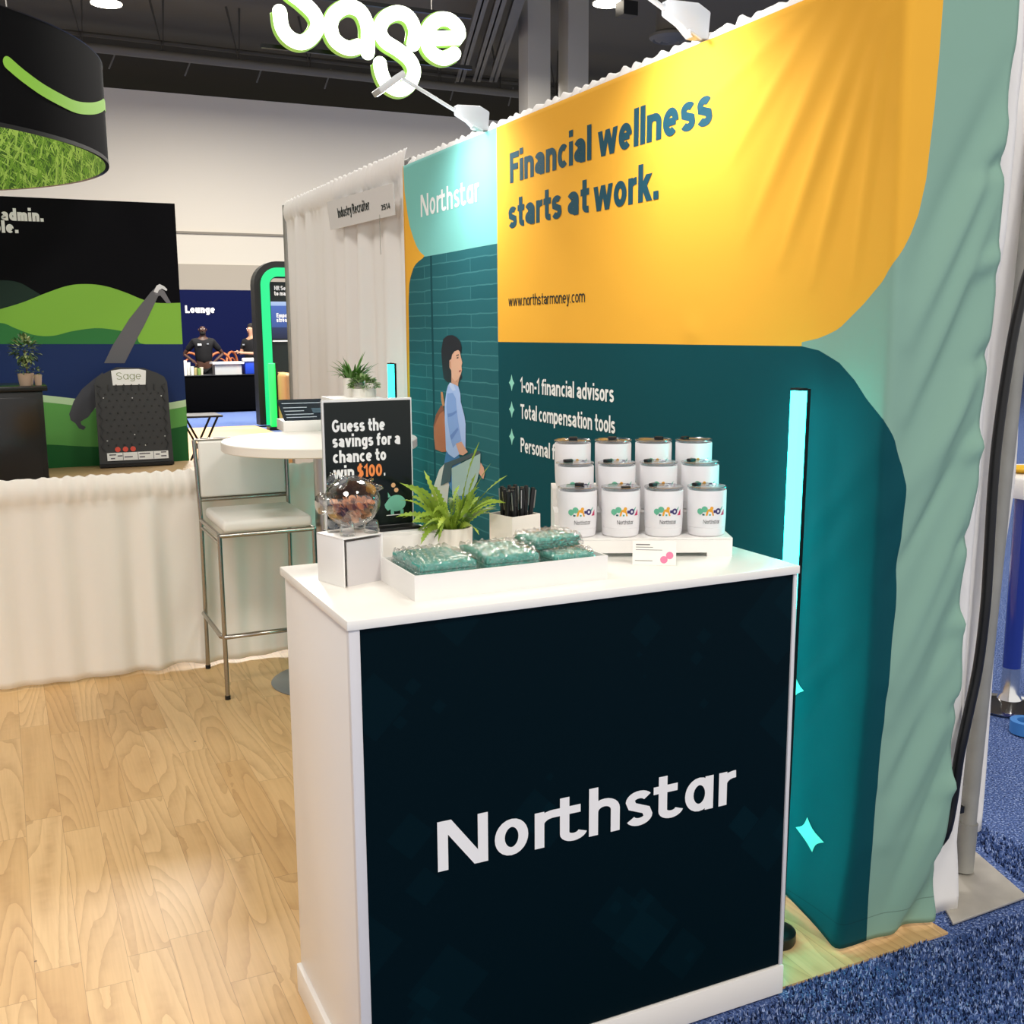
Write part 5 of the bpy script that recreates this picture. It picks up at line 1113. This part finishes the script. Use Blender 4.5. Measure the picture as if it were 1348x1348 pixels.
# people
SKD = mat('skin_dark', '4a3026', .5); SKL = mat('skin_light', 'b98a70', .5); CLB = mat('black_shirt', '0c0c10', .85); TRB = mat('black_trousers', '0a0a0c', .85)
def skin_mesh(name, verts, edges, rad, m, parent, root=0, sub=1):
    me = bpy.data.meshes.new(name); me.from_pydata(verts, edges, []); o = bpy.data.objects.new(name, me); COL.objects.link(o); o.parent = parent
    q = o.modifiers.new('skin', 'SKIN'); q.use_smooth_shade = True
    for i, r in enumerate(rad):
        me.skin_vertices[0].data[i].radius = r if isinstance(r, tuple) else (r, r); me.skin_vertices[0].data[i].use_root = (i == root)
    s_ = o.modifiers.new('sub', 'SUBSURF'); s_.levels = sub; s_.render_levels = sub; me.materials.append(m); return o
def person(loc, rz, lab, skin, arms, hair=None, H=1.0, lean=0):
    g = thing('person', loc, lab, 'person', rz)
    # body: pelvis, spine, neck, head centre; legs; arms given as elbow and hand points for each side
    V = [(0, 0, .95), (0, 0, 1.12), (0, -.01, 1.32), (0, 0, 1.46), (0, -.01, 1.53), (0, -.02, 1.60), (0, -.025, 1.68), (0, -.02, 1.76)]; Ed = [(i, i + 1) for i in range(7)]
    Rd = [(.17, .12), (.155, .115), (.19, .125), (.12, .09), (.058, .058), (.068, .078), (.078, .095), (.058, .072)]
    for sx in (-1, 1):
        b = len(V); V += [(sx * .09, 0, .88), (sx * .10, -.01, .50), (sx * .105, .02, .10), (sx * .11, -.12, .04)]; Rd += [.10, .066, .048, (.04, .035)]; Ed += [(0, b), (b, b + 1), (b + 1, b + 2), (b + 2, b + 3)]
        b = len(V); el, ha = arms[0 if sx < 0 else 1]; V += [(sx * .185, 0, 1.42), el, ha, tuple(Vector(ha) + (Vector(ha) - Vector(el)).normalized() * .10)]; Rd += [.068, .045, .032, (.04, .022)]; Ed += [(3, b), (b, b + 1), (b + 1, b + 2), (b + 2, b + 3)]
    skin_mesh('body', V, Ed, Rd, skin, g)
    # shirt and trousers around the body
    V = [(0, 0, .92), (0, 0, 1.12), (0, -.01, 1.32), (0, 0, 1.45), (0, -.008, 1.525)]; Ed = [(i, i + 1) for i in range(4)]; Rd = [(.20, .155), (.188, .15), (.218, .165), (.165, .125), (.078, .08)]
    for sx in (-1, 1):
        el = Vector(arms[0 if sx < 0 else 1][0]); sh = Vector((sx * .19, 0, 1.42)); b = len(V); V += [tuple(sh), tuple(sh.lerp(el, .75))]; Rd += [.085, .068]; Ed += [(3, b), (b, b + 1)]
    skin_mesh('shirt', V, Ed, Rd, CLB, g)
    V = [(0, 0, .97)]; Ed = []; Rd = [(.185, .135)]
    for sx in (-1, 1):
        b = len(V); V += [(sx * .095, 0, .86), (sx * .10, -.01, .50), (sx * .105, .02, .06)]; Rd += [.115, .085, .07]; Ed += [(0, b), (b, b + 1), (b + 1, b + 2)]
    skin_mesh('trousers', V, Ed, Rd, TRB, g)
    for sx in (-.032, .032): M().ball((sx, -.112, 1.695), .011, .006, .008, 8, 6).build('eye', mat('eye_white', 'e9e6e0', .3), g, local=True, smooth=180)
    M().ball((0, -.118, 1.66), .014, .02, .024, 10, 8).build('nose', skin, g, local=True, smooth=180); M().ball((0, -.108, 1.617), .026, .008, .008, 10, 6).build('mouth', mat('lips', '7a4a42', .5), g, local=True, smooth=180)
    for sx in (-1, 1): M().ball((sx * .082, -.01, 1.675), .012, .022, .032, 8, 6).build('ear', skin, g, local=True, smooth=180)
    for sd in (0, 1):
        ha = Vector(arms[sd][1]); d_ = (ha - Vector(arms[sd][0])).normalized(); sidev = d_.cross(Vector((0, 0, 1))); sidev = sidev.normalized() if sidev.length > .1 else Vector((1, 0, 0)); p_ = ha + d_ * .08
        for f in range(4):
            o_ = p_ + sidev * (-.027 + f * .018); L_ = (.062, .072, .068, .052)[f]
            M().tube([o_, o_ + d_ * L_ * .55, o_ + d_ * L_ * .9 + Vector((0, 0, -.02))], [.009, .0085, .007], 6).build('finger', skin, g, local=True, smooth=180)
        M().tube([ha + d_ * .02 + sidev * .03, ha + d_ * .06 + sidev * .055, ha + d_ * .09 + sidev * .055], [.011, .010, .008], 6).build('thumb', skin, g, local=True, smooth=180)
    if hair: M().ball((0, .022, 1.750), .088, .108, .070, 16, 10).build('hair', hair, g, local=True, smooth=180)
    return g
pA_ = at(270, 500, 1, 24.0); g = person((pA_.x, 24.0, 0), math.radians(-8), 'standing person in a black polo with a white name badge, hands on hips', SKD, (((-.41, .10, 1.16), (-.25, -.02, 1.03)), ((.41, .10, 1.16), (.25, -.02, 1.03))))
M().box(-.12, -.04, -.172, -.164, 1.345, 1.385).build('name_badge', PWHITE, g, local=True); M().box(.07, .11, -.168, -.160, 1.37, 1.39).build('emblem', mat('shirt_emblem', '9aa0a8', .6), g, local=True)
M().ball((0, -.075, 1.605), .06, .05, .045, 12, 8).build('beard', mat('beard_dark', '15100e', .9), g, local=True, smooth=180)
pB_ = at(334, 500, 1, 23.7); g = person((pB_.x, 23.7, 0), math.radians(-55), 'standing person in black with short dark hair, holding both hands before the chest', SKL, (((-.24, -.10, 1.16), (-.10, -.34, 1.20)), ((.24, -.10, 1.16), (.08, -.36, 1.18))), mat('hair_dark', '1d1714', .8))
M().box(-.12, -.06, -.172, -.164, 1.345, 1.37).build('emblem', mat('shirt_emblem', '9aa0a8', .6), g, local=True)
# bentwood chairs
BW = mat('bentwood_tan', 'b5683c', .45)
def hoop_chair(x, y, rz):
    g = thing('bentwood_chair', (x, y, 0), '-', 'chair', rz)
    M().tube([(-.20, .18, .46)] + [(.21 * math.cos(a) * 1.0, .20, .68 + .26 * math.sin(a)) for a in [PI - i * PI / 12 for i in range(13)]] + [(.20, .18, .46)], .022, 8).build('back_hoop', BW, g, local=True, smooth=180)
    M().tube([(.12 * math.cos(a), .195, .66 + .17 * math.sin(a)) for a in [PI - i * PI / 10 for i in range(11)]], .014, 8).build('inner_hoop', BW, g, local=True, smooth=180)
    M().lathe([(0, .44), (.20, .44), (.215, .45), (.20, .465), (0, .465)], (0, 0, 0), 24).build('seat', BW, g, local=True, smooth=40)
    for sx in (-1, 1):
        for sy in (-1, 1): M().tube([(sx * .16, sy * .16, .44), (sx * .21, sy * .21, 0)], .017, 8).build('leg', BW, g, local=True)
    return g
hc = hoop_chair(0, 0, 0)
for i, (px, rz, lab) in enumerate(((251, 0, 'bentwood hoop-back chair behind the cups on the cloth table'), (293, .1, 'bentwood hoop-back chair behind the clear tub'), (318, .9, 'turned bentwood hoop-back chair behind the blue cooler'), (361, 0, 'bentwood hoop-back chair seen through the green lit arch'), (381, .1, 'bentwood hoop-back chair at the edge of the tall drape'))):
    g = hc if i == 0 else copy_tree(hc); cy_ = (24.75, 24.75, 25.45, 24.75, 25.45)[i]; q = at(px, 460, 1, cy_); g.location = (q.x, cy_, 0); g.rotation_euler = (0, 0, rz); g['label'] = lab; g['group'] = 'bentwood chairs in the lounge'; g.scale = (1.3, 1.3, 1.25)
# green lit arch kiosk with screen
KY = 18.6; k0, k1 = at(337, 450, 1, KY), at(352, 555, 2, 0)
KX = at(352, 450, 1, KY).x; kt = at(360, 358, 1, KY).z
kk = thing('green_arch', (KX + .75, KY, 0), 'black arch with a glowing green edge, half hidden by the tall drape', 'arch')
GRN_E = (.004, .95, .33, 1)
k = NT('green_light'); k.b.inputs['Base Color'].default_value = lin('083a20'); k.b.inputs['Emission Color'].default_value = (.002, .80, .25, 1); k.b.inputs['Emission Strength'].default_value = 1.0; GL = k.m
def arch_path(x0, x1, zt, r):
    return [(x0, KY, .03), (x0, KY, zt - r)] + [(x0 + r - r * math.cos(a), KY, zt - r + r * math.sin(a)) for a in [i * PI / 16 for i in range(1, 8)]] + [(x0 + r, KY, zt), (x1 - r, KY, zt)] + [(x1 - r + r * math.sin(a), KY, zt - r + r * math.cos(a)) for a in [i * PI / 16 for i in range(1, 8)]] + [(x1, KY, zt - r), (x1, KY, .03)]
def flat_arch(x0, x1, zt, r, w, d, y):
    pts = arch_path(x0, x1, zt, r); b_ = M(); o_ = M(); strip(b_, [(p[0], p[2]) for p in pts], w, lambda a, c, k=0: Vector((a, y, c))); return b_
KW = 1.75
flat_arch(KX, KX + KW, kt, .22, .15, 0, KY).build('light_face', GL, kk, smooth=0, solid=.02)
flat_arch(KX - .045, KX + KW + .045, kt + .045, .26, .27, 0, KY + .17).build('arch_shell', mat('kiosk_black', '10130f', .5), kk, smooth=0, solid=.30)
ks = thing('kiosk_screen', (KX + .9, KY + .3, 0), 'dark kiosk panel with a lit blue screen inside the green arch', 'screen')
sx0 = at(349, 400, 1, KY + .2).x
box('panel', mat('kiosk_dark_green', '0c1a14', .5), KX + .11, KX + KW - .11, KY + .12, KY + .2, at(355, 545, 1, KY + .2).z if False else .1, at(360, 371, 1, KY + .12).z, ks)
z1_, z0_ = at(360, 397, 1, KY + .1).z, at(360, 446, 1, KY + .1).z
k = NT('screen_blue'); tc = k.n('TexCoord'); sp = k.n('SeparateXYZ'); k.l(tc.outputs['Generated'], sp.inputs[0]); cr = k.ramp(sp.outputs[2], [(0, '0e1b3a'), (.30, '22345f'), (.32, '3c5aa0'), (.88, '4a6fc0'), (.90, 'a9c4f0'), (1, 'b9d0f5')]); k.l(cr, k.b.inputs['Emission Color']); k.b.inputs['Emission Strength'].default_value = .9; k.b.inputs['Base Color'].default_value = (0, 0, 0, 1)
box('display', k.m, sx0 + .05, KX + KW - .2, KY + .10, KY + .12, z0_, z1_, ks)
mpk = plane_map((0, KY + .095, 0), (1, 0, 0), (0, 0, 1)); t = M()
for txt, px, py, cap, x2 in (('HR Se', 361, 382, .075, 376), ('to ma', 361, 389, .075, 376)):
    a_, b2 = at(px, py, 1, KY + .095), at(x2, py, 1, KY + .095); text(t, txt, mpk, a_.x, a_.z, cap, b2.x - a_.x, s=.22)
for txt, px, py, cap, x2 in (('Empo', 364, 418, .075, 378), ('strea', 364, 424, .075, 378)):
    a_, b2 = at(px, py, 1, KY + .095), at(x2, py, 1, KY + .095); text(t, txt, mpk, a_.x, a_.z, cap, b2.x - a_.x, s=.22)
t.build('lettering', PWHITE, ks, smooth=0)
box('trim_strip', PWHITE, sx0 + .08, KX + KW - .2, KY + .10, KY + .118, z0_ - .05, z0_ - .025, ks)
gx = at(359, 520, 1, KY - .6); gb = thing('green_light_bar', (gx.x, KY - .6, 0), 'bright green upright light bar in front of the green arch', 'light bar')
k = NT('lime_light'); k.b.inputs['Base Color'].default_value = lin('30d060'); k.b.inputs['Emission Color'].default_value = (.012, .9, .12, 1); k.b.inputs['Emission Strength'].default_value = 1.0
M().box(-.055, .055, -.05, .05, .05, at(359, 478, 1, KY - .6).z).build('diffuser', k.m, gb, local=True, bev=.02); M().box(.055, .09, -.06, .06, 0, at(359, 478, 1, KY - .6).z).build('channel', BLACK, gb, local=True); M().box(-.1, .12, -.12, .12, 0, .05).build('base', BLACK, gb, local=True)
# tan armchair beside the drape
tq = at(375, 540, 1, 17.4) + Vector((.075, 0, 0)); ac = thing('tan_armchair', (tq.x + .35, 17.8, 0), 'tan leather armchair beside the green light bars', 'armchair'); TAN = mat('tan_leather', 'b08b5e', .5)
box('backrest', TAN, tq.x - .05, tq.x + .16, 17.4, 18.2, .1, at(374, 492, 1, 17.4).z, ac, bev=.06, bseg=4); box('seat', TAN, tq.x + .16, tq.x + .9, 17.4, 18.2, .2, .55, ac, bev=.05, bseg=4)
for y in (17.45, 18.1): box('leg', BLACK, tq.x + .0, tq.x + .06, y, y + .06, 0, .12, ac)
# folding stand with a black tray and a tan bench nearer the drape
fy = 12.2; fq = at(262, 560, 1, fy); fz = at(262, 548, 1, fy).z; fb = at(262, 600, 1, fy).z
fs = thing('folding_stand', (fq.x, fy, 0), 'black folding tray stand with crossed legs behind the bar stool', 'stand')
w3 = .17
for y in (-.2, .2):
    M().tube([(-w3, y, 0), (w3, y, fz)], .012, 6).build('leg', BLACKM, fs, local=True); M().tube([(w3, y, 0), (-w3, y, fz)], .012, 6).build('leg', BLACKM, fs, local=True)
M().box(-w3 - .04, w3 + .05, -.24, .24, fz, fz + .02).build('tray', BLACK, fs, local=True)
bq = at(390, 598, 1, 9.6); bn = thing('tan_bench', (bq.x, 9.9, 0), 'tan wooden bench seen under the round table edge', 'bench'); box('seat', mat('bench_tan', 'b98d55', .5), bq.x - .25, bq.x + .04, 9.6, 10.2, .40, at(390, 590, 1, 9.6).z, bn, bev=.01)
for x in (bq.x - .22, bq.x - .02):
    for y in (9.65, 10.1): box('leg', BLACKM, x - .015, x + .015, y, y + .03, 0, .40, bn)

# ================================================================== RIGHT OF THE DRAPES
b0 = at(1328, 928, 2, 0.0); ht = thing('bar_table', (b0.x, b0.y, 0), 'white high bar table on a blue and chrome post beyond the white drape', 'table')
hz = at(1345, 655, 1, b0.y).z
M().lathe([(0, 0), (.165, 0), (.17, .006), (.15, .014), (.05, .03), (.038, .06), (.036, .17), (0, .17)], b0, 40).build('base', CHROME, ht); M().lathe([(.037, .17), (.037, hz)], b0, 24).build('post', mat('blue_acrylic', '1b2f86', .12, spec=.8, coat=.5), ht)
M().lathe([(0, hz), (.33, hz), (.335, hz + .01), (.335, hz + .075), (.33, hz + .085), (0, hz + .085)], b0 + Vector((.27, 0, 0)), 48).build('tabletop', WHITE2, ht)
yb = b0 + Vector((.12, .1, hz + .086)); yt = M().lathe([(0, 0), (.05, 0), (.085, .022), (.08, .022), (.045, .006), (0, .006)], yb, 24).build('yellow_bowl', mat('bowl_yellow', 'e6b832', .4)); tag(yt, 'shallow yellow bowl on the white bar table', 'bowl')
ws = thing('wire_chair', (b0.x + .02, b0.y + .75, 0), 'chrome wire chair behind the blue table post', 'chair')
for sx in (-.2, .2):
    M().tube([(sx, -.2, 0), (sx * .9, -.18, .44), (sx, .2, 0)], .007, 6).build('leg', CHROME, ws, local=True); M().tube([(sx * .9, -.18, .44), (sx * .9, .2, .46), (sx, .26, .86)], .007, 6).build('side_frame', CHROME, ws, local=True)
M().box(-.2, .2, -.2, .22, .45, .475).build('seat', WHITE2, ws, local=True, bev=.01); M().box(-.2, .2, .23, .25, .6, .86).build('backrest', WHITE2, ws, local=True, bev=.008)
tq = at(1346, 965, 2, 0.0); tag(M().lathe([(.036, 0), (.062, 0), (.062, .05), (.036, .05), (.036, 0)], tq + Vector((.02, 0, 0)), 28).build('tape_roll', mat('tape_blue', '3f7fc4', .5)), 'roll of blue tape lying on the carpet near the chrome table base', 'tape roll')
